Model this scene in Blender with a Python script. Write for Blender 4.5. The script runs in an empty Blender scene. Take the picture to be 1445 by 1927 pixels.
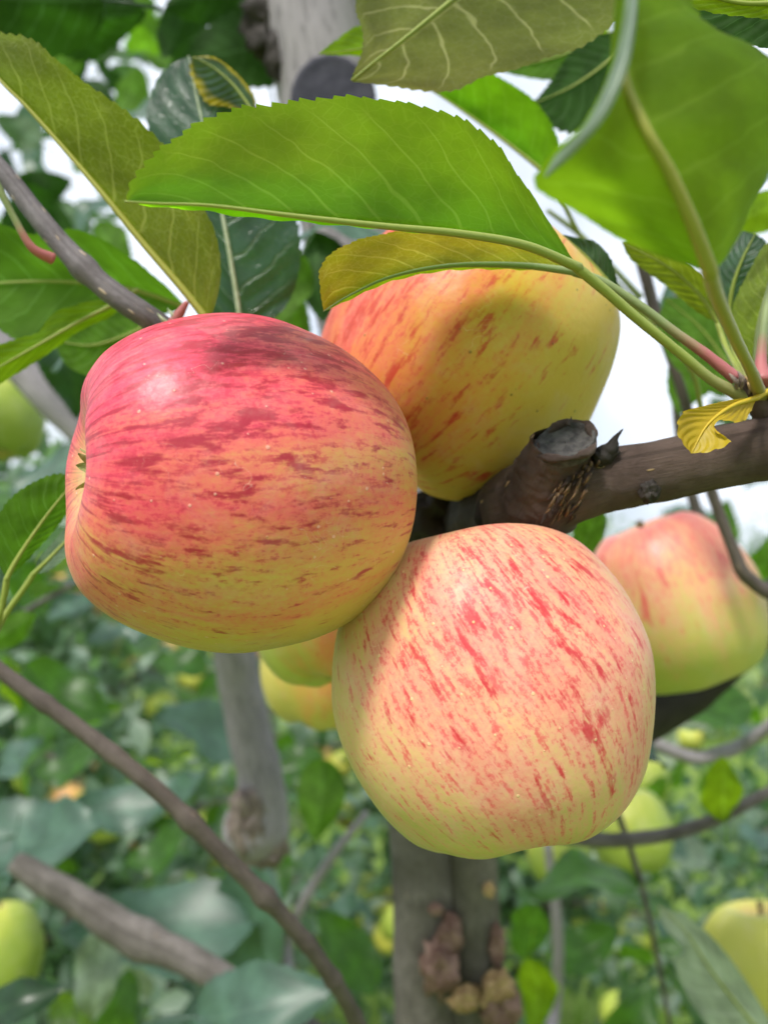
import bpy, math, random
import numpy as np
from mathutils import Vector, Matrix, noise as mnoise

random.seed(7)
rng = np.random.default_rng(7)
R = math.radians
scene = bpy.context.scene

# ------------------------------------------------------------------ camera
FPX, CX, CY = 1600.0, 722.5, 963.5          # focal length and centre in photo pixels
PITCH = R(6.0)
CAM = np.array([0.0, 0.0, 1.55])
AX = np.array([1.0, 0.0, 0.0])
AU = np.array([0.0, -math.sin(PITCH), math.cos(PITCH)])
AF = np.array([0.0, math.cos(PITCH), math.sin(PITCH)])
cd = bpy.data.cameras.new('camera')
cd.sensor_fit = 'HORIZONTAL'; cd.sensor_width = 36.0
cd.lens = FPX / 1445.0 * 36.0
cd.clip_start = 0.005; cd.clip_end = 2000
cd.dof.use_dof = True
cd.dof.focus_distance = 0.186
cd.dof.aperture_fstop = cd.lens / 1000 / 0.0027
cam = bpy.data.objects.new('camera', cd)
scene.collection.objects.link(cam)
cam.location = CAM; cam.rotation_euler = (R(90) + PITCH, 0, 0)
scene.camera = cam

# ------------------------------------------------------------------ sky, sun, exposure
def cdir(x, y, z):
    """direction given as right, up, towards the viewer -> world unit vector"""
    v = x * AX + y * AU - z * AF
    return v / np.linalg.norm(v)
SUN = cdir(-0.30, 0.82, 0.42)
world = bpy.data.worlds.new('World'); scene.world = world; world.use_nodes = True
wt = world.node_tree; wt.nodes.clear()
sky = wt.nodes.new('ShaderNodeTexSky'); sky.sky_type = 'NISHITA'; sky.sun_disc = False
sky.sun_elevation = math.asin(SUN[2]); sky.sun_rotation = math.atan2(SUN[0], SUN[1])
sky.air_density = 1.0; sky.dust_density = 3.0; sky.ozone_density = 1.5
tc = wt.nodes.new('ShaderNodeTexCoord')
cn = wt.nodes.new('ShaderNodeTexNoise'); cn.inputs['Scale'].default_value = 2.2; cn.inputs['Detail'].default_value = 5
cr = wt.nodes.new('ShaderNodeMapRange'); cr.inputs[1].default_value = 0.30; cr.inputs[2].default_value = 0.56
cm = wt.nodes.new('ShaderNodeMix'); cm.data_type = 'RGBA'
cm.inputs['B'].default_value = (8.3, 8.9, 9.9, 1)          # thin bright cloud
bgn = wt.nodes.new('ShaderNodeBackground'); bgn.inputs['Strength'].default_value = 0.05
wo = wt.nodes.new('ShaderNodeOutputWorld')
wt.links.new(tc.outputs['Generated'], cn.inputs['Vector']); wt.links.new(cn.outputs['Fac'], cr.inputs[0])
wt.links.new(cr.outputs[0], cm.inputs['Factor']); wt.links.new(sky.outputs[0], cm.inputs['A'])
wt.links.new(cm.outputs['Result'], bgn.inputs['Color']); wt.links.new(bgn.outputs[0], wo.inputs[0])
sd = bpy.data.lights.new('sun', 'SUN'); sd.energy = 1.5; sd.angle = R(10); sd.color = (1, 0.95, 0.88)
sun = bpy.data.objects.new('sun', sd); scene.collection.objects.link(sun)
sun.rotation_euler = Vector(SUN).to_track_quat('Z', 'Y').to_euler()
sun.location = (-1, -1, 4)
vs = scene.view_settings
vs.view_transform = 'Standard'; vs.look = 'None'; vs.gamma = 1; vs.use_curve_mapping = False
vs.exposure = 1.5
scene.render.engine = 'CYCLES'
scene.cycles.use_denoising = True
scene.cycles.use_adaptive_sampling = True; scene.cycles.adaptive_threshold = 0.04
scene.cycles.max_bounces = 4; scene.cycles.transmission_bounces = 4; scene.cycles.diffuse_bounces = 3; scene.cycles.glossy_bounces = 2
scene.cycles.sample_clamp_indirect = 6

# ------------------------------------------------------------------ helpers
def W(px, py, d):
    return CAM + (px - CX) / FPX * d * AX + (CY - py) / FPX * d * AU + d * AF
def PW(lst):
    return np.array([W(*p[:3]) for p in lst])
def spline(P, n, arc=True):
    """Catmull-Rom through P, n samples"""
    P = np.asarray(P, float)
    if len(P) == 2: P = np.array([P[0], P[0] * .67 + P[1] * .33, P[0] * .33 + P[1] * .67, P[1]])
    Q = np.vstack([2 * P[0] - P[1], P, 2 * P[-1] - P[-2]])
    out = []
    m = 24
    for i in range(len(P) - 1):
        a, b, c, d = Q[i:i + 4]
        t = np.linspace(0, 1, m, endpoint=False)[:, None]
        out.append(.5 * (2 * b + (c - a) * t + (2 * a - 5 * b + 4 * c - d) * t ** 2 + (3 * b - a - 3 * c + d) * t ** 3))
    S = np.vstack(out + [P[-1:]])
    k = min(3, S.shape[1])
    L = np.concatenate([[0], np.cumsum(np.linalg.norm(np.diff(S[:, :k], axis=0), axis=1))])
    x = np.linspace(0, L[-1], n) if arc else np.linspace(0, 1, n) ** 1 * L[-1]
    return np.stack([np.interp(x, L, S[:, j]) for j in range(S.shape[1])], 1)

def mesh_np(name, V, F, UV=None, smooth=True, attr=None):
    V = np.asarray(V, np.float32); F = np.asarray(F, np.int32)
    me = bpy.data.meshes.new(name)
    k = F.shape[1]
    me.vertices.add(len(V)); me.vertices.foreach_set('co', V.ravel())
    me.loops.add(F.size); me.loops.foreach_set('vertex_index', F.ravel())
    me.polygons.add(len(F))
    me.polygons.foreach_set('loop_start', np.arange(0, F.size, k, dtype=np.int32))
    me.polygons.foreach_set('use_smooth', np.full(len(F), smooth))
    if UV is not None:
        l = me.uv_layers.new(name='UVMap')
        l.data.foreach_set('uv', np.asarray(UV, np.float32)[F.ravel()].ravel())
    me.update(calc_edges=True)
    return me

def link(name, data, parent=None, loc=None):
    o = bpy.data.objects.new(name, data)
    scene.collection.objects.link(o)
    if parent is not None: o.parent = parent
    if loc is not None: o.location = loc
    return o

def wpos(o):
    p = np.zeros(3)
    while o is not None:
        p += np.array(o.location); o = o.parent
    return p

def mk(name, V, F, mat, parent=None, UV=None, origin=None, smooth=True):
    """mesh given in world coordinates; parents are unrotated empties or meshes"""
    V = np.asarray(V, float)
    if origin is None: origin = V[0]
    me = mesh_np(name, V - origin, F, UV, smooth)
    me.materials.append(mat)
    base = wpos(parent) if parent is not None else np.zeros(3)
    return link(name, me, parent, origin - base)

def tag(o, label=None, cat=None, group=None, kind=None):
    if label: o['label'] = label
    if cat: o['category'] = cat
    if group: o['group'] = group
    if kind: o['kind'] = kind
    return o

def gridfaces(n, m, wrap=False, off=0):
    """n rings of m vertices"""
    i = np.arange(n - 1)[:, None]; j = np.arange(m if wrap else m - 1)[None, :]
    a = i * m + j; b = i * m + (j + 1) % m
    return np.stack([a, b, b + m, a + m], -1).reshape(-1, 4) + off

def frames(P):
    T = np.gradient(P, axis=0); T /= np.linalg.norm(T, axis=1)[:, None] + 1e-12
    ref = np.array([0.13, 0.21, 0.97]) if abs(T[0][2]) < .8 else np.array([0.97, .2, .1])
    N = np.zeros_like(P); n = np.cross(T[0], ref); n /= np.linalg.norm(n)
    for i in range(len(P)):
        n = n - T[i] * np.dot(n, T[i]); n /= np.linalg.norm(n); N[i] = n
    return T, N, np.cross(T, N)

def tube(P, rad, segs=16, n=40, rough=0.0, freq=40, lumps=(), cap=True, seed=0):
    """P: world points, rad: radii at those points -> V, F, UV (closed ends)"""
    S = spline(np.column_stack([np.asarray(P, float), rad]), n)
    C, r = S[:, :3], S[:, 3].copy()
    L = np.concatenate([[0], np.cumsum(np.linalg.norm(np.diff(C, axis=0), axis=1))])
    for (at, amt, wid) in lumps:                      # swellings along the length
        r *= 1 + amt * np.exp(-((L / L[-1] - at) / wid) ** 2)
    T, N, B = frames(C)
    a = np.linspace(0, 2 * math.pi, segs, endpoint=False)
    V = np.zeros((n, segs, 3)); UV = np.zeros((n, segs, 2))
    for i in range(n):
        for j in range(segs):
            d = N[i] * math.cos(a[j]) + B[i] * math.sin(a[j])
            rr = r[i]
            if rough:
                q = (C[i] + d * rr) * freq + seed
                rr *= 1 + rough * (mnoise.noise(Vector(q)) + .5 * mnoise.noise(Vector(q * 2.7)))
            V[i, j] = C[i] + d * rr
            UV[i, j] = (L[i], j / segs)
    V = V.reshape(-1, 3); UV = UV.reshape(-1, 2); F = gridfaces(n, segs, True)
    if cap:
        k = len(V)
        inner = np.vstack([C[0] + (V[:segs] - C[0]) * .02 - T[0] * r[0] * .25, C[-1] + (V[-segs:] - C[-1]) * .02 + T[-1] * r[-1] * .25])
        mid = np.vstack([C[0] + (V[:segs] - C[0]) * .7 - T[0] * r[0] * .2, C[-1] + (V[-segs:] - C[-1]) * .7 + T[-1] * r[-1] * .2])
        V = np.vstack([V, mid, inner]); UV = np.vstack([UV, UV[:segs], UV[-segs:len(UV)], UV[:segs], UV[-segs:len(UV)]])
        e0 = np.arange(segs); e1 = (n - 1) * segs + np.arange(segs)
        def ring(o, i, flip):
            o2, i2 = np.roll(o, -1), np.roll(i, -1)
            return np.stack([o, i, i2, o2] if flip else [o, o2, i2, i], 1)
        F = np.vstack([F, ring(e0, k + np.arange(segs), True), ring(k + np.arange(segs), k + 2 * segs + np.arange(segs), True),
                       ring(e1, k + segs + np.arange(segs), False), ring(k + segs + np.arange(segs), k + 3 * segs + np.arange(segs), False)])
    return V, F, UV

# ------------------------------------------------------------------ node helper
class G:
    def __init__(s, name):
        s.mat = bpy.data.materials.new(name); s.mat.use_nodes = True
        s.t = s.mat.node_tree; s.t.nodes.clear()
        s.out = s.t.nodes.new('ShaderNodeOutputMaterial')
    def put(s, sock, v):
        if isinstance(v, bpy.types.NodeSocket): s.t.links.new(v, sock)
        elif isinstance(v, (tuple, list)) and len(v) == 3 and sock.type == 'RGBA': sock.default_value = (*v, 1)
        else: sock.default_value = v
    def n(s, typ, ins=None, **props):
        nd = s.t.nodes.new('ShaderNode' + typ)
        for k, v in props.items(): setattr(nd, k, v)
        for k, v in (ins or {}).items(): s.put(nd.inputs[k], v)
        return nd
    def m(s, op, a, b=0.0, c=0.0, clamp=False):
        nd = s.n('Math', operation=op, use_clamp=clamp)
        s.put(nd.inputs[0], a); s.put(nd.inputs[1], b); s.put(nd.inputs[2], c)
        return nd.outputs[0]
    def ss(s, x, a, b, lo=0.0, hi=1.0):
        nd = s.n('MapRange', interpolation_type='SMOOTHSTEP')
        for i, v in enumerate((x, a, b, lo, hi)): s.put(nd.inputs[i], v)
        return nd.outputs[0]
    def mix(s, f, a, b, mode='MIX'):
        nd = s.n('Mix', data_type='RGBA', blend_type=mode)
        s.put(nd.inputs['Factor'], f); s.put(nd.inputs['A'], a); s.put(nd.inputs['B'], b)
        return nd.outputs['Result']
    def noise(s, vec, scale, detail=3.0, rough=.5, dist=0.0):
        return s.n('TexNoise', {'Vector': vec, 'Scale': scale, 'Detail': detail, 'Roughness': rough, 'Distortion': dist}).outputs['Fac']
    def vor(s, vec, scale, feature='F1', rand=1.0):
        nd = s.n('TexVoronoi', {'Vector': vec, 'Scale': scale, 'Randomness': rand}, feature=feature)
        return nd
    def xyz(s, x, y, z):
        return s.n('CombineXYZ', {0: x, 1: y, 2: z}).outputs[0]
    def sep(s, v):
        o = s.n('SeparateXYZ', {0: v}).outputs
        return o[0], o[1], o[2]
    def bump(s, h, strength, dist):
        return s.n('Bump', {'Height': h, 'Strength': strength, 'Distance': dist}).outputs[0]
    def pbsdf(s, col, rough, spec=.5, normal=None, **kw):
        ins = {'Base Color': col, 'Roughness': rough, 'Specular IOR Level': spec}
        ins.update(kw)
        nd = s.n('BsdfPrincipled', ins)
        if normal is not None: s.put(nd.inputs['Normal'], normal)
        return nd.outputs[0]
    def done(s, sh):
        s.t.links.new(sh, s.out.inputs['Surface']); return s.mat

# ------------------------------------------------------------------ materials
def leaf_mat(name, top, under, vein, trans, tfac=.4, rough=.38, veins=11, aspect=1.0, spots=.0, hairy=0.0, edge=None, var=.25, bumpk=1.0, simple=False, netk=1.0, veink=.85):
    """apple leaf: glossy upper face, duller felted underside, vein network, light passing through the blade"""
    g = G(name)
    u, y, _ = g.sep(g.n('TexCoord').outputs['UV'])
    v = g.m('MULTIPLY', g.m('SUBTRACT', y, .5), 2.0)
    av = g.m('ABSOLUTE', v)
    obj = g.n('TexCoord').outputs['Object']
    side = g.m('MULTIPLY', g.m('GREATER_THAN', v, 0.0), .46)
    wob = g.m('MULTIPLY', g.m('SUBTRACT', g.noise(g.xyz(g.m('MULTIPLY', u, 5.0), v, side), 2.0, 2), .5), .55)
    bend = g.m('MULTIPLY', g.m('POWER', av, 1.25), .2)
    q = g.m('ADD', g.m('ADD', g.m('MULTIPLY', g.m('SUBTRACT', u, bend), float(veins)), side), wob)
    dv = g.m('ABSOLUTE', g.m('SUBTRACT', g.m('FRACT', q), .5))
    wv = g.m('MULTIPLY_ADD', av, -.045, .075)
    m_side = g.m('SUBTRACT', 1.0, g.ss(dv, g.m('MULTIPLY', wv, .35), wv))
    m_side = g.m('MULTIPLY', m_side, g.ss(av, .99, .8))
    m_mid = g.m('SUBTRACT', 1.0, g.ss(av, .022, .055))
    rv = g.xyz(g.m('MULTIPLY', u, 34.0 * aspect), g.m('MULTIPLY', v, 11.0), side)
    if simple: net = 0.0
    else:
        r1 = g.vor(rv, 1.0, 'DISTANCE_TO_EDGE').outputs['Distance']
        r2 = g.vor(rv, 2.7, 'DISTANCE_TO_EDGE').outputs['Distance']
        m_r1 = g.m('SUBTRACT', 1.0, g.ss(r1, .0, .055))
        m_r2 = g.m('SUBTRACT', 1.0, g.ss(r2, .0, .09))
        net = g.m('MAXIMUM', g.m('MULTIPLY', m_r1, .42 * netk), g.m('MULTIPLY', m_r2, .16 * netk))
    big = g.m('MAXIMUM', m_mid, g.m('MULTIPLY', m_side, veink))
    allv = g.m('MAXIMUM', big, net)
    back = g.n('NewGeometry').outputs['Backfacing']
    n1 = g.noise(g.xyz(g.m('MULTIPLY', u, 3.0), v, 0.0), 1.6, 4)
    shade = g.ss(n1, .3, .72, 1.0 - var, 1.0 + var)
    ct = g.mix(g.m('MULTIPLY', allv, .55), top, tuple(min(1, c * .6 + w * .4) for c, w in zip(top, vein)))
    cu = g.mix(g.m('MULTIPLY', allv, .8), under, vein)
    if hairy:
        hn = g.noise(obj, 1500.0, 3, .7)
        hm = g.m('MULTIPLY', g.ss(hn, .45, .7), hairy)
        cu = g.mix(hm, cu, (.55, .6, .55))
    col = g.mix(back, ct, cu)
    col = g.mix(1.0, col, g.n('CombineColor', {0: shade, 1: shade, 2: shade}).outputs[0], 'MULTIPLY')
    if spots:
        sn = g.noise(g.xyz(g.m('MULTIPLY', u, 6.0), g.m('MULTIPLY', v, 2.0), 3.0), 1.5, 5, .6)
        col = g.mix(g.m('MULTIPLY', g.ss(sn, .66, .72), spots), col, (.16, .07, .02))
    tcol = g.mix(g.m('MULTIPLY', big, .5), trans, tuple(min(1, c * 1.5 + .06) for c in trans))
    tcol = g.mix(g.m('MULTIPLY', net, .45), tcol, tuple(min(1, c * 1.5 + .04) for c in trans))
    tcol = g.mix(1.0, tcol, g.n('CombineColor', {0: shade, 1: shade, 2: shade}).outputs[0], 'MULTIPLY')
    if edge is not None:
        en = g.m('MULTIPLY_ADD', g.m('SUBTRACT', n1, .5), .7, av)
        em = g.ss(en, .62, 1.0)
        col = g.mix(em, col, edge); tcol = g.mix(em, tcol, edge)
    h = g.m('MULTIPLY', g.m('ADD', big, g.m('MULTIPLY', net, .6)), g.m('MULTIPLY_ADD', back, 2.0, -1.0))
    h = h if simple else g.m('ADD', h, g.m('MULTIPLY', g.noise(rv, 1.3, 3), .5))
    nrm = None if simple else g.bump(h, .55 * bumpk, .00035)
    rg = g.m('MULTIPLY_ADD', back, .34, rough)
    sp = g.m('MULTIPLY_ADD', back, -.38, .5)
    p = g.pbsdf(col, rg, sp, nrm)
    tr = g.n('BsdfTranslucent', {'Color': tcol}).outputs[0]
    ms = g.n('MixShader', {0: tfac, 1: p, 2: tr}).outputs[0]
    return g.done(ms)

def far_leaf_mat(name, c1, c2, trans):
    g = G(name)
    rnd = g.n('NewGeometry').outputs['Random Per Island']
    col = g.mix(rnd, c1, c2)
    col = g.mix(g.m('MULTIPLY', g.m('GREATER_THAN', g.m('FRACT', g.m('MULTIPLY', rnd, 37.0)), .8), .7), col, (.30, .37, .30))  # some leaves painted pale to stand in for sky glints
    p = g.pbsdf(col, .42, .5)
    tr = g.n('BsdfTranslucent', {'Color': g.mix(rnd, trans, tuple(c * .7 for c in trans))}).outputs[0]
    return g.done(g.n('MixShader', {0: .38, 1: p, 2: tr}).outputs[0])

def bark_mat(name, c1, c2, lent=(.5, .36, .22), lscale=(55., 9.), lsize=.16, scale=60., bumpk=.6, rough=.7, stretch=5.0, fu=2.2):
    g = G(name)
    o = g.n('TexCoord').outputs['Object']
    u, v, _ = g.sep(g.n('TexCoord').outputs['UV'])
    ang = g.m('MULTIPLY', v, 2 * math.pi)
    cx, sx = g.m('COSINE', ang), g.m('SINE', ang)
    n1 = g.noise(o, scale, 5, .6)
    fib = g.noise(g.xyz(g.m('MULTIPLY', u, scale * fu), g.m('MULTIPLY', cx, stretch), g.m('MULTIPLY', sx, stretch)), 2.0, 6, .65, .6)
    col = g.mix(g.ss(n1, .35, .68), c1, c2)
    col = g.mix(g.ss(fib, .46, .66, 0, .62), col, tuple(c * .35 for c in c1))
    ln = g.vor(g.xyz(g.m('MULTIPLY', u, lscale[0]), g.m('MULTIPLY', cx, lscale[1] / 6.0), g.m('MULTIPLY', sx, lscale[1] / 6.0)), 1.0)
    rare = g.m('GREATER_THAN', g.sep(ln.outputs['Color'])[0], .35)
    lm = g.m('MULTIPLY', g.m('SUBTRACT', 1.0, g.ss(ln.outputs['Distance'], lsize * .7, lsize)), rare)
    col = g.mix(g.m('MULTIPLY', lm, .85), col, lent)
    h = g.m('ADD', g.m('MULTIPLY', fib, .8), g.m('ADD', n1, lm))
    nrm = g.bump(h, bumpk, .0008)
    return g.done(g.pbsdf(col, rough, .35, nrm))

def plain_mat(name, c1, c2, scale=80., rough=.6, bumpk=.4, spec=.4, bd=.0006):
    g = G(name)
    o = g.n('TexCoord').outputs['Object']
    n1 = g.noise(o, scale, 5, .6)
    return g.done(g.pbsdf(g.mix(g.ss(n1, .35, .65), c1, c2), rough, spec, g.bump(g.noise(o, scale * 3, 4), bumpk, bd)))

def petiole_mat(name, c_leaf, c_base, at=.75):
    g = G(name)
    u, v, _ = g.sep(g.n('TexCoord').outputs['UV'])
    o = g.n('TexCoord').outputs['Object']
    f = g.m('ADD', u, g.m('MULTIPLY', g.m('SUBTRACT', g.noise(o, 150, 3), .5), .25))
    col = g.mix(g.ss(f, at - .18, at + .12), c_leaf, c_base)
    return g.done(g.pbsdf(col, .5, .4, g.bump(g.noise(o, 900, 3), .3, .0003), **{'Subsurface Weight': 0.0}))

def apple_mat(name, r, bdir, ground=(.62, .40, .07), green=(.42, .42, .06), wash=(.78, .22, .09), pink=(.78, .12, .13), red=(.50, .018, .03),
              amount=.5, dash=.62, dots=(.80, .55, .35), dotk=.55, kd=7.0, cd_=2.0, seed=0., greenz=.0, fine=.5, width=.28, rough=.43, twist=0.0):
    """striped apple skin: yellow ground, pink wash and deep red broken stripes along the meridians"""
    g = G(name)
    p = g.n('VectorMath', {0: g.n('TexCoord').outputs['Object'], 1: (1 / r, 1 / r, 1 / r)}, operation='MULTIPLY').outputs[0]
    x, y, z = g.sep(p)
    ang = g.n('VectorMath', {0: g.xyz(x, y, 0.0)}, operation='NORMALIZE').outputs[0]
    if twist: ang = g.n('VectorRotate', {'Vector': ang, 'Angle': g.m('MULTIPLY', z, twist)}, rotation_type='Z_AXIS').outputs[0]
    ax, ay, _ = g.sep(ang)
    dirn = g.n('VectorMath', {0: p}, operation='NORMALIZE').outputs[0]
    B = g.n('VectorMath', {0: dirn, 1: tuple(bdir)}, operation='DOT_PRODUCT').outputs['Value']
    warp = g.m('MULTIPLY', g.m('SUBTRACT', g.noise(p, 2.2, 3), .5), .5)
    B = g.m('ADD', g.m('ADD', B, warp), amount * 2 - 1)            # -..+ coverage
    def st(k, c, off, detail=4, rough_=.55, dist=.15):
        zz = g.m('ADD', g.m('MULTIPLY', z, c), off + seed)
        return g.noise(g.xyz(g.m('MULTIPLY', ax, k), g.m('MULTIPLY', ay, k), zz), 1.0, detail, rough_, dist)
    s_wide = st(3.2, .8, 3.0)
    s_dash = st(kd, cd_, 7.0, 3, .5)
    s_fine = st(24.0, 7.0, 11.0, 4, .65)
    speck = g.noise(p, 34.0, 4, .7)
    gn = g.noise(p, 2.0, 3)
    base = g.mix(g.ss(g.m('ADD', g.m('MULTIPLY', z, -greenz), gn), .42, .95), ground, green)
    # orange-pink wash, speckled
    sp0 = g.m('SUBTRACT', speck, .5); sf0 = g.m('SUBTRACT', s_fine, .5)
    wf = g.m('ADD', g.m('MULTIPLY', B, .72), g.m('MULTIPLY', g.m('SUBTRACT', s_wide, .5), 1.2))
    wf = g.m('ADD', wf, g.m('MULTIPLY', sp0, 1.3 * fine))
    wf = g.m('ADD', wf, g.m('MULTIPLY', sf0, 1.5 * fine))
    col = g.mix(g.ss(wf, -.5, .35, 0, .95), base, wash)
    col = g.mix(g.ss(wf, .0, .85, 0, .95), col, pink)
    # fine red speckled streaks
    ff = g.m('ADD', g.m('ADD', s_fine, g.m('MULTIPLY', sp0, .7)), g.m('MULTIPLY', B, .14))
    col = g.mix(g.ss(ff, .56, .74, 0, .55 * fine + .15), col, tuple(min(1, c * 1.15) for c in red))
    # bold broken stripes with frayed edges
    s_mid = st(kd * .45, cd_ * .5, 17.0, 2)
    df = g.m('ADD', g.m('ADD', s_dash, g.m('MULTIPLY', B, .11)), g.m('MULTIPLY', sp0, .16))
    df = g.m('ADD', df, g.m('MULTIPLY', sf0, .26))
    df = g.m('ADD', df, g.m('MULTIPLY', g.m('SUBTRACT', s_mid, .5), .22))
    col = g.mix(g.ss(df, dash - .05, dash + .12, 0, .88), col, red)
    # pale scratches and dull scuffs
    n_a = g.noise(p, 5.5, 2, .5, .8); n_b = g.noise(p, 2.6, 2)
    scr = g.m('MULTIPLY', g.m('SUBTRACT', 1.0, g.ss(g.m('ABSOLUTE', g.m('SUBTRACT', n_a, .5)), .001, .0045)), g.ss(n_b, .60, .66))
    col = g.mix(g.m('MULTIPLY', scr, .28), col, (.85, .75, .6))
    # cavities stay pale green
    cav = g.ss(g.m('SQRT', g.m('ADD', g.m('MULTIPLY', x, x), g.m('MULTIPLY', y, y))), .16, .42)
    pale = g.mix(g.ss(speck, .4, .7), (.58, .50, .16), (.66, .34, .18))
    col = g.mix(g.m('MULTIPLY', g.m('SUBTRACT', 1.0, cav), .85), col, pale)
    # lenticels
    vd = g.vor(p, 10.5)
    sz = g.m('MULTIPLY_ADD', g.sep(vd.outputs['Color'])[0],   .08, .07)
    dm = g.m('SUBTRACT', 1.0, g.ss(vd.outputs['Distance'], g.m('MULTIPLY', sz, .45), sz))
    dm = g.m('MULTIPLY', dm, g.m('GREATER_THAN', g.sep(vd.outputs['Color'])[1], .15))
    col = g.mix(g.m('MULTIPLY', dm, dotk), col, dots)
    # dull bloom
    col = g.mix(g.ss(g.noise(p, 3.6, 5, .65, .6), .45, .8, 0, .16), col, (.72, .58, .50))
    # waxy scuffs
    sc = g.noise(g.xyz(g.m('MULTIPLY', x, 5.0), g.m('MULTIPLY', y, 5.0), g.m('MULTIPLY', z, 5.0)), 1.0, 6, .7, 1.2)
    rg = g.ss(sc, .3, .75, rough - .06, rough + .12)
    h = g.m('ADD', g.m('MULTIPLY', g.noise(p, 16.0, 4), .5), g.m('MULTIPLY', dm, .35))
    nrm = g.bump(h, .34, .0009)
    return g.done(g.pbsdf(col, rg, .45, nrm, **{'Sheen Weight': .06, 'Sheen Roughness': .4}))

M = {}
M['leaf_under'] = leaf_mat('leaf_backlit', (.035, .085, .018), (.070, .15, .012), (.22, .31, .05), (.40, .62, .008), .62, netk=.5, veins=11)
M['leaf_bright'] = leaf_mat('leaf_bright_backlit', (.035, .085, .018), (.060, .15, .010), (.22, .32, .05), (.34, .74, .008), .66, netk=.7, veins=11, veink=.6)
M['leaf_soft'] = leaf_mat('leaf_soft_backlit', (.10, .15, .10), (.060, .13, .012), (.20, .29, .05), (.28, .52, .010), .55, netk=.5, veins=8, veink=.35)
M['leaf_long'] = leaf_mat('leaf_long_underside', (.04, .07, .03), (.085, .105, .025), (.40, .38, .15), (.33, .47, .010), .58, spots=.35, hairy=.10, veins=10, netk=1.5)
M['leaf_gold'] = leaf_mat('leaf_gold_underside', (.05, .08, .02), (.15, .19, .02), (.46, .50, .14), (.48, .68, .010), .66, spots=.2, veins=9, netk=1.4)
M['leaf_felt'] = leaf_mat('leaf_felted_underside', (.06, .09, .05), (.075, .085, .022), (.34, .33, .16), (.30, .40, .012), .52, hairy=.06, veins=8, netk=.7)
M['leaf_top'] = leaf_mat('leaf_glossy_top', (.016, .05, .032), (.10, .14, .05), (.42, .55, .42), (.10, .26, .02), .25, rough=.24, veins=9, bumpk=1.6, netk=.6)
M['leaf_turning'] = leaf_mat('leaf_turning_yellow', (.02, .06, .035), (.10, .15, .05), (.2, .3, .18), (.2, .3, .02), .35, rough=.3, veins=9, edge=(.45, .36, .01), simple=True)
M['leaf_yellow'] = leaf_mat('leaf_yellow', (.50, .36, .015), (.55, .38, .03), (.52, .38, .04), (.62, .45, .01), .4, rough=.5, veins=7, var=.1, netk=.3, bumpk=.25)
M['leaf_dull'] = leaf_mat('leaf_sky_bluish_top', (.062, .118, .092), (.12, .17, .11), (.13, .21, .16), (.14, .34, .07), .25, rough=.42, veins=9, simple=True)  # bluish base colour carries part of the sky reflection
M['leaf_dark_shade'] = leaf_mat('leaf_top_dark_shade', (.012, .038, .014), (.028, .06, .016), (.06, .12, .04), (.04, .15, .006), .35, rough=.34, veins=9, simple=True)  # shade put into a darker green
M['leaf_pale'] = leaf_mat('leaf_pale_underside', (.16, .22, .16), (.25, .31, .22), (.40, .45, .36), (.3, .4, .1), .3, veins=8, simple=True)
M['leaf_mid'] = leaf_mat('leaf_fresh_green', (.030, .085, .014), (.075, .14, .025), (.13, .23, .06), (.16, .40, .012), .45, rough=.4, veins=9, simple=True)
M['crown'] = far_leaf_mat('far_foliage', (.06, .12, .065), (.17, .255, .18), (.28, .55, .12))
M['crown2'] = far_leaf_mat('far_foliage_dark', (.045, .10, .06), (.15, .225, .165), (.24, .50, .12))
M['bark_branch'] = bark_mat('bark_brown', (.135, .092, .076), (.075, .046, .037), (.50, .35, .17), (75, 14), .11, 75, 1.0, stretch=26.0, fu=1.3)
M['bark_twig'] = bark_mat('bark_twig', (.10, .085, .09), (.17, .15, .16), (.55, .42, .3), (95, 7), .17, 90, .5, .5)
M['bark_trunk'] = bark_mat('bark_trunk', (.10, .088, .076), (.19, .17, .155), (.25, .2, .15), (28, 8), .09, 38, 1.0, stretch=9.0)
M['bark_stem'] = bark_mat('bark_green_stem', (.085, .078, .058), (.15, .14, .11), (.25, .2, .15), (28, 8), .09, 38, 1.0, stretch=9.0)
M['bark_pale'] = bark_mat('bark_pale', (.24, .22, .235), (.32, .29, .31), (.35, .3, .28), (30, 8), .09, 14, .5)
M['bark_dark_shade'] = bark_mat('bark_dark_shade', (.018, .014, .012), (.034, .027, .022), (.09, .07, .05), (40, 8), .1, 40, .6)  # near-black: painted shade on limb and branch base, plain dark bark on burrs
M['bark_red'] = bark_mat('bark_reddish', (.085, .066, .058), (.14, .112, .10), (.3, .22, .16), (50, 7), .1, 50, .5)
M['wound'] = plain_mat('weathered_cut', (.028, .026, .026), (.075, .07, .066), 420, .85, .6)
M['wound_blue'] = plain_mat('old_pruning_wound', (.022, .022, .036), (.045, .043, .062), 130, .8, .6)
M['shag'] = plain_mat('torn_bark', (.06, .034, .018), (.16, .095, .045), 500, .8, .6)
M['knot_red'] = plain_mat('knot_reddish', (.13, .07, .05), (.26, .165, .13), 120, .75, .8, bd=.002)
M['knot_scar'] = plain_mat('knot_scar', (.17, .13, .115), (.30, .24, .21), 120, .75, .8, bd=.002)
M['knot_tan'] = plain_mat('knot_tan', (.26, .16, .07), (.45, .32, .15), 160, .75, .8, bd=.002)
M['bud'] = plain_mat('spur_bud', (.10, .075, .06), (.26, .2, .16), 500, .8, .7)
M['pet_green'] = petiole_mat('petiole_green', (.26, .31, .06), (.25, .25, .09), .8)
M['pet_red'] = petiole_mat('petiole_reddish', (.22, .27, .11), (.38, .12, .12), .72)
M['pet_gold'] = petiole_mat('petiole_gold', (.30, .30, .05), (.30, .25, .06), .8)
M['pet_yellow'] = petiole_mat('petiole_yellow', (.5, .36, .02), (.42, .24, .03), .8)
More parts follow.
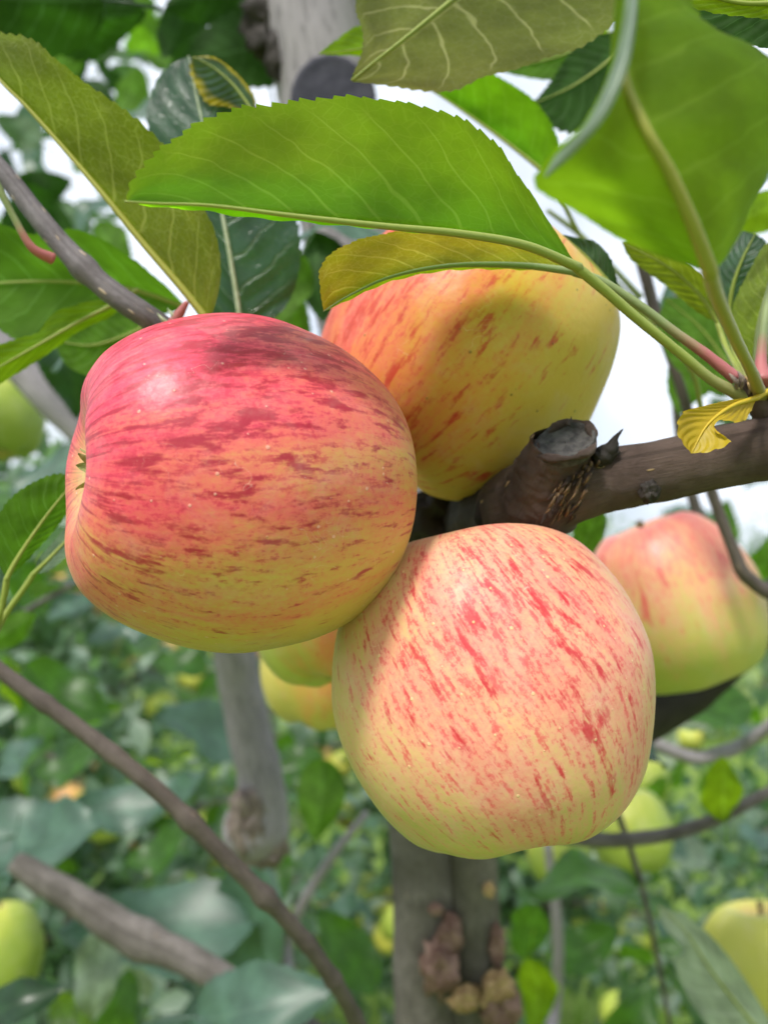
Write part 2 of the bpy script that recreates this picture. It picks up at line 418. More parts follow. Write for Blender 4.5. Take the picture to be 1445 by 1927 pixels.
M['sepal'] = plain_mat('dried_sepal', (.26, .28, .10), (.36, .34, .15), 700, .8, .5)
M['stem'] = plain_mat('apple_stem', (.16, .13, .05), (.12, .07, .04), 300, .7, .4)
M['bud_green'] = plain_mat('shoot_tip', (.35, .42, .25), (.5, .55, .4), 400, .6, .3)

# ------------------------------------------------------------------ ground
def ground():
    g = G('orchard_floor')
    o = g.n('TexCoord').outputs['Object']
    n1 = g.noise(o, .9, 5, .6); n2 = g.noise(o, 14, 4, .6)
    col = g.mix(g.ss(n1, .35, .65), (.13, .21, .04), (.21, .28, .07))
    col = g.mix(g.ss(n2, .55, .75, 0, .5), col, (.20, .16, .08))
    mat = g.done(g.pbsdf(col, .9, .2, g.bump(n2, .6, .03)))
    xs = np.concatenate([-np.geomspace(600, 12, 14), np.linspace(-10, 10, 61), np.geomspace(12, 600, 14)])
    X, Y = np.meshgrid(xs, xs + 4.0)
    Z = np.zeros_like(X)
    near = (abs(X) < 10) & (abs(Y - 4) < 10)
    for i, j in zip(*np.where(near)):
        Z[i, j] = .04 * mnoise.noise(Vector((X[i, j] * .7, Y[i, j] * .7, 3)))
    V = np.stack([X, Y, Z], -1).reshape(-1, 3)
    o = mk('ground', V, gridfaces(len(xs), len(xs)), mat, origin=np.zeros(3))
    tag(o, 'grassy orchard floor under the trees', None, None, 'structure')
    # grass
    g = G('grass_blades')
    rnd = g.n('NewGeometry').outputs['Random Per Island']
    p = g.pbsdf(g.mix(rnd, (.16, .29, .05), (.34, .46, .13)), .55, .3)
    tr = g.n('BsdfTranslucent', {'Color': (.36, .58, .07, 1)}).outputs[0]
    gm = g.done(g.n('MixShader', {0: .35, 1: p, 2: tr}).outputs[0])
    n = 42000
    yy = 1.2 + 11 * rng.random(n) ** 1.5; xx = (rng.random(n) - .5) * (2.2 + yy * 1.15)
    h = .07 + .14 * rng.random(n) ** 2; w = .004 + .004 * rng.random(n); a = rng.random(n) * 6.283; ln = rng.normal(0, .5, (n, 2))
    base = np.stack([xx, yy, np.full(n, -.02)], 1); dx = np.stack([np.cos(a), np.sin(a), np.zeros(n)], 1) * w[:, None]
    mid = base + np.stack([ln[:, 0] * h * .35, ln[:, 1] * h * .35, h * .6], 1); tip = base + np.stack([ln[:, 0] * h, ln[:, 1] * h, h], 1)
    V = np.stack([base - dx, base + dx, mid + dx * .8, mid - dx * .8, tip + dx * .1, tip - dx * .1], 1).reshape(-1, 3)
    k = np.arange(n)[:, None] * 6
    F = np.concatenate([k + [0, 1, 2, 3], k + [3, 2, 4, 5]])
    o = mk('grass', V, F, gm, origin=np.zeros(3), smooth=False)
    tag(o, 'long green grass growing under the orchard trees', 'grass', None, 'stuff')
ground()

# ------------------------------------------------------------------ leaves
def leaf_patch(mid, left, right, n=150, m=11, teeth=46, serr=.02, bulge=.06, pucker=.0002, veins=11, wave=.0, seed=0):
    """blade as two curved halves between midrib and toothed margins, all in world coordinates"""
    A = spline(mid, n); E = [spline(left, n), spline(right, n)]
    A[0] = E[0][0] = E[1][0]; 
    E[0][-1] = E[1][-1] = A[-1]
    u = np.linspace(0, 1, n)
    fr = np.linspace(1, 0, m)
    cols = []; vv = []
    T = np.gradient(A, axis=0); T /= np.linalg.norm(T, axis=1)[:, None]
    rs = np.random.default_rng(seed)
    ph = rs.random(4) * 6.28
    for s in (0, 1):
        D = E[s] - A
        wdt = np.linalg.norm(D, axis=1)
        Dn = D / (wdt[:, None] + 1e-9)
        nrm = np.cross(T, Dn) * (1 if s == 0 else -1)
        saw = (u * teeth + rs.random()) % 1.0
        amp = np.interp(u, [0, .06, .15, .9, 1], [0, .1, 1, 1, .3]) * (0.7 + .6 * rs.random(n).repeat(1))
        irregular = 1 + .35 * np.sin(u * 17 + ph[0]) 
        w2 = np.linalg.norm(E[s] - A, axis=1).max()
        tooth = serr * w2 * (saw ** 1.0) * np.interp(u, [0, .06, .15, .93, 1], [0, .1, 1, 1, .2]) * irregular
        shift = T * (serr * w2 * .5 * saw * np.interp(u, [0, .1, .9, 1], [0, 1, 1, 0]))[:, None]
        side = []
        for f in fr:
            P = A + D * f
            q = ((u - .2 * f ** 1.25) * veins + (.46 if s else 0))
            pk = pucker * np.cos(2 * math.pi * q) * min(1, f * 3) * np.clip(wdt / (w2 + 1e-9) * 2, 0, 1)
            wv = wave * w2 * f * f * np.sin(u * 14 + ph[1 + s]) + wave * .5 * w2 * f * f * np.sin(u * 31 + ph[2])
            P = P + nrm * (bulge * wdt * 4 * f * (1 - f) * .5 + pk + wv)[:, None]
            if f > .86:
                k = (f - .86) / .14
                P = P + Dn * (tooth * k)[:, None] + shift * k
            side.append(P)
        cols.append(side)
    allc = cols[0] + cols[1][::-1][1:]
    vv = list(-fr) + list(fr[::-1][1:])
    V = np.stack(allc, 1)                              # n x (2m-1) x 3
    UV = np.stack([np.repeat(u[:, None], 2 * m - 1, 1), np.repeat((np.array(vv) * .5 + .5)[None], n, 0)], -1)
    F = gridfaces(n, 2 * m - 1)
    return V.reshape(-1, 3), F, UV.reshape(-1, 2)

TREE = None
def hero_leaf(mid, e1, e2, mat, see='under', fold=95, hid=.9, petiole=None, pr=.0011, pmat='pet_green', label=None, midrib=.0009, parent=None, **kw):
    """mid/e1/e2: lists of (px, py, distance) from base to tip; e2 may be None: that half folds away behind the midrib"""
    A = PW(mid); a = PW([mid[0]] + e1 + [mid[-1]])
    if e2 is None:
        n = 60
        SA, SE = spline(A, n), spline(a, n)
        T = np.gradient(SA, axis=0); T /= np.linalg.norm(T, axis=1)[:, None]
        D = SE - SA; D -= T * np.sum(D * T, 1)[:, None]
        back = AF[None] - T * (T @ AF)[:, None]; back /= np.linalg.norm(back, axis=1)[:, None]
        L = np.linalg.norm(D, axis=1)[:, None]; Dn = D / (L + 1e-9)
        back = back - Dn * np.sum(back * Dn, 1)[:, None]; back /= np.linalg.norm(back, axis=1)[:, None] + 1e-9
        b = SA + (Dn * math.cos(R(fold)) + back * math.sin(R(fold))) * L * hid
        b = b[::6]; b[0] = A[0]; b = np.vstack([b, A[-1:]])
    else:
        b = PW([mid[0]] + e2 + [mid[-1]])
    V, F, UV = leaf_patch(A, a, b, **kw)
    # orientation: front face = upper side of the leaf
    c = V[F]; nn = np.cross(c[:, 1] - c[:, 0], c[:, 3] - c[:, 0]); ctr = c.mean(1)
    h = np.arange(len(F)) % (F.size // 4 // 149 if False else 1)
    half = UV[F[:, 0], 1] < .5
    faces_cam = np.sum(nn[half] * (CAM - ctr[half])) > 0
    if faces_cam == (see == 'under'): F = F[:, ::-1]
    par = parent or TREE
    lf = mk('leaf', V, F, M[mat], par, UV, origin=A[0])
    if label: lf['label'] = label
    S = spline(A, 30)
    off = (-AF if True else 0) * midrib * .35
    rr = np.linspace(midrib, midrib * .15, 30)
    Vt, Ft, Ut = tube(S + off, rr, 8, 46)
    mk('midrib', Vt, Ft, M[pmat], lf, Ut * 0 + [.2, .5], origin=A[0])
    if petiole:
        P = np.vstack([A[:1] + (A[1] - A[0]) * .05, PW(petiole)])
        Vt, Ft, Ut = tube(P, np.interp(np.linspace(0, 1, len(P)), [0, .7, 1], [midrib * 1.05, pr, pr * 1.35]), 12, 50, .05, 300)
        Ut[:, 0] /= Ut[:, 0].max()
        mk('petiole', Vt, Ft, M[pmat], lf, Ut, origin=A[0])
    return lf

def generic_leaf(seed, n=26, m=4):
    """a leaf of length 1 along +y, upper side +z, base at the origin with a short stalk below it"""
    r = np.random.default_rng(seed)
    u = np.linspace(0, 1, n)
    w = .30 * np.sin(np.pi * u ** .82) ** .75 * (1 - .18 * u) * (.9 + .2 * r.random())
    w = np.maximum(w, .002)
    curl = r.uniform(-.05, .38); foldk = r.uniform(.15, .6); side = r.uniform(-.12, .12)
    x0 = side * np.sin(np.pi * u); z0 = -curl * u ** 2 + .08 * np.sin(u * 5 + r.random() * 6)
    fr = np.linspace(-1, 1, 2 * m + 1)
    ph = r.random(2) * 6.28
    V = []; UV = []
    teeth = (u * n * .5) % 1.0
    for i in range(n):
        for f in fr:
            af = abs(f)
            ww = w[i] * (1 + (.035 * ((i % 2) * 2 - 1) if af > .95 and 0 < i < n - 1 else 0))
            z = z0[i] + foldk * ww * af * (1 - .35 * af) + .05 * af * af * math.sin(u[i] * 11 + ph[0 if f < 0 else 1])
            V.append((x0[i] + f * ww, u[i], z)); UV.append((u[i], f * .5 + .5))
    V = np.array(V); F = gridfaces(n, 2 * m + 1)
    # stalk
    k = len(V)
    sp = np.array([[0, .03, z0[0] - .004], [0, -.14, .01], [.02, -.32, .05]])
    Vs, Fs, Us = tube(sp, [.011, .011, .014], 5, 7, cap=False)
    V = np.vstack([V, Vs]); F = np.vstack([F, Fs + k]); UV = np.vstack([UV, Us * 0 + [.05, .5]])
    return V, F, UV
GEN = []
for s in range(8):
    V, F, UV = generic_leaf(100 + s)
    GEN.append({})
    for key in ('leaf_dull', 'leaf_top', 'leaf_dark_shade', 'leaf_mid', 'leaf_under', 'leaf_pale', 'leaf_turning'):
        me = mesh_np('leaf_blade', V, F, UV); me.materials.append(M[key]); GEN[s][key] = me

LEAVES = [0]
def place_leaf(base, axis, up, size, key, variant=None, parent=None):
    """generic leaf object: base point, growing direction, direction its upper side faces"""
    y = np.array(axis, float); y /= np.linalg.norm(y)
    z = np.array(up, float); z -= y * np.dot(z, y)
    if np.linalg.norm(z) < 1e-4: z = np.array([.3, .2, 1]); z -= y * np.dot(z, y)
    z /= np.linalg.norm(z); x = np.cross(y, z)
    v = random.randrange(len(GEN)) if variant is None else variant
    par = parent or TREE
    o = link('leaf', GEN[v][key], par)
    mt = Matrix([[x[0], y[0], z[0]], [x[1], y[1], z[1]], [x[2], y[2], z[2]]])
    o.rotation_mode = 'QUATERNION'; o.rotation_quaternion = mt.to_quaternion()
    o.scale = (size, size, size)
    o.location = np.asarray(base) - wpos(par)
    LEAVES[0] += 1
    return o
def pix_leaf(px, py, d, lpx, ang, key, lean=0.0, facing=(0, .5, .8), variant=None):
    """leaf whose middle sits at a photo point: length in photo pixels, angle of its tip in the image, lean of the tip towards the viewer"""
    size = lpx / FPX * d / max(.35, math.cos(R(lean)))
    ax = cdir(math.cos(R(ang)) * math.cos(R(lean)), math.sin(R(ang)) * math.cos(R(lean)), math.sin(R(lean)))
    base = W(px, py, d) - ax * size * .5
    return place_leaf(base, ax, cdir(*facing), size, key, variant)

# ------------------------------------------------------------------ the fruiting tree
p0 = W(870, 2300, .49)
TREE = link('apple_tree', None, None, (p0[0] + .03, p0[1], 0))
tag(TREE, 'apple tree with grey trunk, pruned branch and large leaves carrying the striped apples', 'apple tree')
root = wpos(TREE)
def limb(name, pts, rads, mat, segs=18, n=60, rough=.06, freq=60, parent=None, lumps=(), label=None, seed=0):
    V, F, UV = tube(PW(pts), rads, segs, n, rough, freq, lumps, True, seed)
    o = mk(name, V, F, M[mat], parent or TREE, UV)
    if label: o['label'] = label
    return o

tp = [(840, 2300, .49), (806, 1927, .48), (799, 1650, .475), (775, 1250, .475), (735, 900, .475), (665, 480, .475), (603, 100, .475), (575, -150, .48), (540, -600, .5)]
tr_pts = np.vstack([root + [0, 0, -.05], root + [-.005, 0, .5], PW(tp), W(500, -1300, .6)])
up_pts = np.vstack([PW([(760, 1040, .475)] + tp[4:]), W(500, -1300, .6)])
V, F, UV = tube(up_pts, [.0245, .0252, .0262, .0277, .0277, .027, .01], 36, 110, .05, 45, seed=3)
upper_trunk = (V, F, UV)
tr_pts = tr_pts[:7]
V, F, UV = tube(tr_pts, [.05, .034, .024, .0195, .0185, .021, .0245], 36, 120, .05, 45, seed=3)
trunk = mk('trunk', V, F, M['bark_trunk'], TREE, UV)
trunk['label'] = 'leaning grey trunk behind the apples'
mk('upper_trunk', upper_trunk[0], upper_trunk[1], M['bark_pale'], trunk, upper_trunk[2])
limb('stem_ridge', [(920, 2500, .48), (898, 1927, .472), (890, 1700, .471), (882, 1550, .471), (860, 1300, .472), (800, 1080, .475)], [.017, .0155, .0145, .0138, .0125, .012], 'bark_stem', 20, 60, .07, 50, trunk)
def lump(name, px, py, d, rx, ry, mat, parent, seed=0, dark=None):
    """knotty burr: flattened noisy dome"""
    n, m = 22, 28
    c = W(px, py, d); V = []
    for i in range(n):
        th = math.pi * (i + .02) / (n - .96)
        for j in range(m):
            ph = 2 * math.pi * j / m
            q = np.array([math.sin(th) * math.cos(ph), math.sin(th) * math.sin(ph), math.cos(th)])
            k = 1 + .45 * mnoise.noise(Vector(q * 1.9 + seed)) + .4 * mnoise.noise(Vector(q * 4.7 + seed)) + .2 * mnoise.noise(Vector(q * 11 + seed))
            if q[2] > .8: k -= .35 * (q[2] - .8) / .2        # dimple facing the viewer
            V.append(c + (q[0] * rx * AX + q[1] * ry * AU - q[2] * min(rx, ry) * .8 * AF) * k * d / FPX)
    return mk(name, V, gridfaces(n, m, True), M[mat], parent, origin=c)
for a in ((828, 1825, .452, 34, 46, 'knot_red', 1), (845, 1768, .456, 24, 44, 'knot_red', 2), (874, 1880, .447, 27, 24, 'knot_tan', 3), (937, 1855, .446, 27, 26, 'knot_tan', 4),
          (945, 1895, .45, 34, 36, 'knot_red', 5), (915, 1885, .447, 14, 14, 'knot_tan', 6), (920, 1675, .452, 10, 13, 'knot_tan', 7), (820, 1712, .455, 13, 11, 'knot_red', 8), (935, 1780, .456, 14, 40, 'knot_red', 9)):
    lump('knot', a[0], a[1], a[2] + .001, *a[3:6], trunk, a[6])
# dark burr and pruning wound high on the trunk
lump('burr', 512, 40, .472, 50, 62, 'bark_dark_shade', trunk, 11)
lump('burr', 526, 105, .462, 24, 46, 'bark_dark_shade', trunk, 12)
def disc(name, c, nrm, upv, rx, ry, thick, mat, parent, seed=0, dish=.15):
    nrm = nrm / np.linalg.norm(nrm); upv = upv - nrm * np.dot(upv, nrm); upv /= np.linalg.norm(upv); xv = np.cross(upv, nrm)
    rings = [(1.0, -thick), (1.03, -thick * .3), (1.0, 0), (.93, thick * .1), (.86, -dish * thick), (.6, -dish * 1.6 * thick), (.3, -dish * thick * 1.2), (.02, -dish * thick)]
    V = []; m = 36
    for rr, z in rings:
        for j in range(m):
            a = 2 * math.pi * j / m
            k = rr * (1 + .05 * mnoise.noise(Vector((math.cos(a) * 1.6, math.sin(a) * 1.6, seed))) + .02 * mnoise.noise(Vector((math.cos(a) * 7, math.sin(a) * 7, seed))))
            zz = z + thick * .12 * mnoise.noise(Vector((math.cos(a) * rr * 5, math.sin(a) * rr * 5, seed + 4)))
            V.append(c + xv * math.cos(a) * rx * k + upv * math.sin(a) * ry * k + nrm * zz)
    return mk(name, V, gridfaces(len(rings), m, True), M[mat], parent, origin=c)
c = W(628, 185, .446)
disc('pruning_wound', c, cdir(.12, .0, 1), AU, 78 * .446 / FPX, 82 * .446 / FPX, .003, 'wound_blue', trunk, 2, .05)

# the fruiting branch: from the trunk, past the cluster, out towards the viewer and to the side
br = limb('branch', [(965, 962, .243), (985, 953, .236), (1005, 944, .229), (1060, 920, .222), (1150, 902, .220), (1260, 882, .218), (1380, 855, .216), (1500, 835, .213), (1700, 800, .21), (2000, 760, .22)],
          [.0114, .0116, .0115, .0100, .0082, .0079, .0080, .0082, .007, .003], 'bark_branch', 48, 240, .035, 150, label='brown branch with a sawn stub', seed=5,
          lumps=((.14, .10, .012),))
limb('branch_base', [(745, 1010, .475), (800, 1000, .40), (860, 992, .32), (925, 978, .264), (975, 957, .2395)], [.015, .0135, .0125, .0125, .0119], 'bark_dark_shade', 30, 80, .16, 90, br)  # shade between the apples is put into the dark bark colour
# sawn stub growing from the knee of the branch
s0, s1 = W(1005, 945, .226), W(1056, 838, .212)
V, F, UV = tube([s0, s0 * .5 + s1 * .5, s1], [.0106, .0086, .0072], 48, 60, .13, 260, seed=9, cap=False)
stub = mk('stub', V, F, M['bark_branch'], br, UV)
nrm = cdir(-.30, .72, .62)
cc = W(1062, 828, .2105)
disc('cut_face', cc, nrm, cdir(.75, .45, 0), .0071, .0076, .0030, 'wound', br, 3, .3)
# torn bark collar: strips wrapping the branch
rs = np.random.default_rng(3)
def strip(px, py, d, dx, dy, ln, wd, parent, mat='shag', lift=.0006):
    a, b = W(px, py, d), W(px + dx * ln, py + dy * ln, d + rs.uniform(-.001, .001))
    m_ = (a + b) / 2 - AF * (lift + rs.uniform(0, .0008))
    V, F, UV = tube([a, m_, b], [wd * .5, wd, wd * .25], 6, 8, .3, 900)
    return mk('bark_strip', V, F, M[mat], parent, UV)
for i in range(90):
    t = rs.random()
    py = 846 + 124 * t
    px = 1112 - 52 * t + rs.uniform(-38, 26)
    bul = .0098 * math.sqrt(max(.0, 1 - ((t - .48) * 1.85) ** 2))
    strip(px, py, .2203 - bul - rs.uniform(0, .0010), rs.uniform(-.65, -.2), rs.uniform(.5, 1.0), rs.uniform(10, 40), rs.uniform(.0002, .00055), br, 'shag' if rs.random() < .45 else 'bark_branch')
# rolled callus round the cut
up_ = cdir(.75, .45, 0); up_ -= nrm * np.dot(up_, nrm); up_ /= np.linalg.norm(up_); xv_ = np.cross(up_, nrm)
ring_ = [cc + (xv_ * math.cos(a) * .0070 + up_ * math.sin(a) * .0075) * (1 + .04 * math.sin(3 * a + 1)) - nrm * (.0006 + .0005 * math.sin(2 * a)) for a in np.linspace(0, 2 * math.pi, 25)]
V, F, UV = tube(ring_, [.0009 + .0004 * math.sin(k * 1.3) for k in range(25)], 10, 120, .35, 600)
mk('callus', V, F, M['bark_branch'], br, UV)
lump('shade_lump', 850, 978, .285, 85, 60, 'bark_dark_shade', br, 41)  # dark lumps added to fill the gap with painted shade
lump('shade_lump', 930, 985, .262, 60, 42, 'bark_dark_shade', br, 42)
# splinter
a = W(1128, 862, .214)
V, F, UV = tube([a, W(1150, 843, .213), W(1157, 826, .2125), W(1172, 807, .212)], [.0030, .0019, .0008, .00012], 10, 24, .35, 700)
mk('splinter', V, F, M['bark_dark_shade'], br, UV)
V, F, UV = tube([W(1120, 866, .214), W(1145, 856, .213), W(1166, 850, .2125)], [.0022, .0016, .0004], 8, 16, .4, 700)
mk('splinter', V, F, M['bark_dark_shade'], br, UV)
V, F, UV = tube([W(1070, 800, .21), W(1073, 792, .21), W(1075, 784, .21)], [.0006, .0003, .0001], 6, 8, .3, 900)
mk('splinter', V, F, M['bark_dark_shade'], br, UV)
lump('bud_scar', 1222, 925, .2115, 17, 22, 'bark_dark_shade', br, 21)
# spur that carries the big leaves
sp = limb('spur', [(1470, 840, .215), (1440, 775, .214), (1412, 738, .213), (1398, 715, .2125)], [.0042, .0036, .0030, .0016], 'bark_branch', 18, 40, .2, 300, br)
for i in range(9):
    strip(1400 + rs.uniform(-14, 26), 735 + rs.uniform(-8, 8), .2105, rs.uniform(-.8, .3), -1, rs.uniform(18, 36), rs.uniform(.0004, .0008), br, 'knot_tan' if i % 3 == 0 else 'bud', .001)

# further limbs of the tree
limb('limb', [(-140, 1150, .33), (-60, 1207, .33), (0, 1262, .33), (150, 1372, .33), (300, 1492, .33), (450, 1640, .335), (560, 1755, .345), (640, 1865, .36), (700, 1980, .39), (790, 2150, .45), (868, 2290, .49)],
     [.0026, .0028, .0030, .0032, .0034, .0034, .0033, .0033, .0038, .006, .009], 'bark_red', 20, 150, .05, 120, label='thin brown limb running down beside the trunk', lumps=((.12, .2, .006), (.19, .16, .006), (.27, .35, .007), (.36, .45, .008), (.42, .16, .006), (.47, .28, .007), (.53, .2, .006), (.58, .3, .009), (.635, .5, .013)))
limb('limb', [(28, 1622, .62), (70, 1650, .62), (160, 1705, .62), (250, 1762, .61), (330, 1795, .6), (430, 1850, .57), (600, 1960, .52), (780, 2060, .49), (850, 2150, .485)],
     [.0072, .0100, .0110, .0118, .0112, .0098, .009, .011, .013], 'bark_trunk', 24, 90, .07, 60, label='short grey limb with a blunt sawn end', lumps=((.3, .25, .03), (.22, .14, .03)))
stubc = limb('limb', [(480, 1600, .66), (482, 1560, .66), (492, 1480, .66), (470, 1380, .66), (447, 1260, .66), (440, 1150, .65), (520, 900, .58), (690, 650, .48)],
     [.018, .0215, .0185, .0170, .0165, .016, .015, .014], 'bark_pale', 26, 100, .05, 40, label='pale limb ending in a swollen pruning scar', lumps=((.035, .22, .04),))
lump('knot', 464, 1545, .642, 32, 56, 'knot_scar', stubc, 31)
lump('knot', 492, 1600, .65, 44, 30, 'knot_scar', stubc, 32)
limb('limb', [(-220, 450, .62), (-60, 590, .61), (40, 690, .6), (140, 790, .59), (260, 880, .57), (480, 960, .52), (740, 960, .475)], [.010, .012, .0125, .013, .0135, .014, .015], 'bark_pale', 22, 80, .05, 40)
limb('limb', [(1700, 930, .5), (1560, 1050, .5), (1440, 1160, .5), (1330, 1265, .5), (1225, 1340, .495), (1050, 1440, .485), (820, 1560, .475)], [.010, .0125, .0140, .0150, .0155, .016, .017], 'bark_dark_shade', 22, 80, .06, 50, label='limb coloured dark for shade behind the far pink apple')  # shadowed limb, its shade painted as near-black bark
tw1 = limb('twig', [(-120, 200, .255), (0, 318, .25), (90, 430, .247), (180, 525, .245), (290, 605, .245), (420, 690, .262), (600, 820, .36), (730, 900, .475)], [.0026, .0029, .0031, .0033, .0035, .0038, .005, .008], 'bark_twig', 24, 130, .06, 200, label='grey speckled twig above the red apple', lumps=((.205, .25, .01),))
V, F, UV = tube(PW([(100, 487, .2415), (60, 465, .238), (28, 412, .236), (0, 358, .234), (-40, 280, .232)]), [.0017, .0012, .00095, .0010, .0012], 12, 50, .05, 300); UV[:, 0] = 1 - UV[:, 0] / UV[:, 0].max()
mk('side_shoot', V, F, M['pet_red'], tw1, UV)
V, F, UV = tube(PW([(318, 618, .243), (335, 594, .242), (352, 568, .241)]), [.0016, .0015, .0007], 10, 20); UV[:, 0] = .8 + UV[:, 0]
mk('bud', V, F, M['pet_red'], tw1, UV)
for q in ([(318, 610, .242), (306, 600, .241), (296, 589, .2405)], [(330, 600, .242), (323, 590, .241), (315, 580, .241)]):
    V, F, UV = tube(PW(q), [.0006, .0005, .0001], 6, 14); mk('shoot_tip', V, F, M['bud_green'], tw1, UV)
limb('twig', [(1190, 430, .37), (1212, 510, .37), (1236, 600, .37), (1268, 690, .37), (1296, 780, .37), (1330, 900, .37), (1378, 1030, .37), (1412, 1092, .37), (1500, 1118, .38), (1640, 1040, .48)],
     [.0018, .0026, .0022, .0022, .0022, .0023, .0026, .0031, .0034, .004], 'bark_red', 14, 90, .08, 150, lumps=((.12, .3, .02), (.62, .4, .02)))
limb('twig', [(1030, 395, .36), (1090, 440, .365), (1150, 500, .368), (1205, 560, .37)], [.0009, .0012, .0012, .0016], 'pet_red', 8, 30, .04, 150)
limb('twig', [(930, 1565, .485), (1040, 1572, .5), (1150, 1582, .52), (1260, 1570, .53), (1340, 1545, .53), (1420, 1505, .53), (1540, 1440, .55)], [.005, .0046, .0045, .0043, .0042, .0038, .003], 'bark_trunk', 12, 60, .06, 80)
limb('twig', [(1278, 545, .45), (1274, 620, .45), (1270, 700, .46), (1285, 860, .48), (1330, 1000, .49), (1440, 1130, .5)], [.0022, .0025, .0026, .003, .0034, .004], 'bark_trunk', 8, 40)
limb('twig', [(1220, 1395, .62), (1300, 1425, .62), (1345, 1420, .62), (1400, 1400, .63), (1500, 1330, .6)], [.0045, .005, .0055, .005, .004], 'bark_pale', 10, 40)
limb('twig', [(1030, 1590, .8), (1045, 1700, .8), (1050, 1800, .8), (1040, 1927, .8), (1000, 2150, .7)], [.004, .005, .0055, .006, .007], 'bark_pale', 10, 40)
limb('twig', [(690, 1530, .75), (620, 1620, .75), (560, 1720, .76), (540, 1790, .76), (560, 1960, .7)], [.003, .0042, .005, .0055, .006], 'bark_pale', 10, 40)

# ------------------------------------------------------------------ the large leaves near the cluster
# broad backlit leaf arching over the apples
hero_leaf([(1090, 505, .200), (990, 463, .192), (870, 441, .184), (720, 426, .176), (560, 408, .168), (400, 388, .162), (300, 384, .158), (236, 380, .155)],
          [(1060, 455, .202), (1005, 370, .199), (930, 270, .195), (830, 215, .191), (700, 186, .187), (560, 190, .184), (420, 218, .176), (320, 272, .167), (258, 335, .159)], [(1040, 480, .203), (900, 446, .199), (740, 434, .192), (560, 417, .184), (400, 398, .174), (300, 390, .165)], 'leaf_bright', 'under', 50, .7,
          [(1140, 548, .203), (1200, 600, .206), (1280, 665, .209), (1340, 715, .211), (1402, 748, .2125)], .00125, 'pet_green', 'broad bright green leaf arching over the apples', .0012, teeth=40, serr=.035, bulge=.10, veins=11, wave=.012, seed=1)
# golden folded leaf lying on the apple
hero_leaf([(1085, 512, .2115), (980, 500, .2085), (850, 500, .205), (740, 520, .2025), (660, 555, .201), (609, 586, .200)],
          [(1040, 470, .214), (960, 440, .213), (860, 430, .211), (740, 437, .208), (650, 462, .205), (606, 500, .203), (604, 545, .2015)], [(990, 507, .213), (850, 508, .211), (740, 528, .208), (660, 562, .205)], 'leaf_gold', 'under', 55, .6,
          [(1130, 528, .2125), (1200, 572, .213), (1270, 625, .2135), (1330, 668, .2135), (1385, 712, .213)], .00125, 'pet_red', 'folded golden green leaf resting above the yellow apple', .001, teeth=44, serr=.03, veins=9, seed=2)
# large soft leaf nearest the lens
soft = hero_leaf([(1336, 515, .128), (1300, 420, .122), (1255, 320, .118), (1210, 240, .116), (1170, 130, .118), (1180, -40, .124), (1200, -160, .13)],
          [(1270, 490, .128), (1180, 455, .125), (1080, 395, .121), (1008, 348, .117), (1040, 290, .114), (1100, 230, .112), (1145, 130, .113), (1160, -20, .118)],
          [(1370, 480, .131), (1410, 400, .134), (1460, 290, .137), (1500, 190, .138), (1450, 110, .135), (1340, 60, .130), (1290, -10, .128), (1260, -100, .128)], 'leaf_soft', 'under', 60, 1,
          [(1352, 565, .145), (1385, 640, .17), (1412, 695, .195), (1432, 745, .2115)], .00125, 'pet_gold', 'large bright leaf with a rolled pale margin', .0012, teeth=36, serr=.02, veins=8, bulge=.2, seed=3)
A_ = spline(PW([(1024, 330, .1150), (1050, 285, .1138), (1105, 225, .1122), (1150, 130, .1130), (1172, 30, .1165), (1178, -60, .12)]), 60)
B_ = spline(PW([(1028, 334, .1148), (1078, 290, .1125), (1138, 222, .1105), (1180, 130, .1110), (1198, 30, .1145), (1200, -60, .118)]), 60)
f_ = np.linspace(0, 1, 9)[None, :, None]
R_ = A_[:, None] * (1 - f_) + B_[:, None] * f_ - AF * (.0022 * np.sin(np.pi * f_) * np.linspace(.1, 1, 60)[:, None, None])
UV_ = np.stack([np.repeat(np.linspace(.2, .8, 60)[:, None], 9, 1), np.repeat(np.linspace(.62, .95, 9)[None], 60, 0)], -1).reshape(-1, 2)
mk('rolled_margin', R_.reshape(-1, 3), gridfaces(60, 9), M['leaf_pale'], soft, UV_)
# felted olive leaf hanging in at the top
hero_leaf([(1010, -130, .2610), (930, -65, .2540), (850, 0, .2480), (770, 65, .2430), (710, 112, .2400), (661, 151, .2380)],
          [(880, -150, .2660), (780, -110, .2610), (700, -50, .2560), (670, 5, .2510), (684, 60, .2460), (680, 105, .2420)],
          [(1100, -90, .2460), (1175, 0, .2420), (1120, 68, .2380), (1010, 112, .2360), (920, 140, .2350), (840, 173, .2340), (760, 162, .2350)], 'leaf_felt', 'under', 60, 1, None, .001, 'pet_green', 'felted olive leaf with a pale midrib', .0011, teeth=40, serr=.018, veins=8, wave=.01, seed=4)
hero_leaf([(860, 40, .2860), (790, 60, .2840), (720, 82, .2810), (650, 96, .2790), (599, 101, .2780)], [(800, 20, .2860), (720, 35, .2830), (665, 52, .2810), (630, 78, .2790)], [(800, 105, .2860), (720, 108, .2830), (665, 103, .2810)], 'leaf_under', 'under', 60, 1, None, .0008, 'pet_green', None, .0006, teeth=24, serr=.04, seed=5)
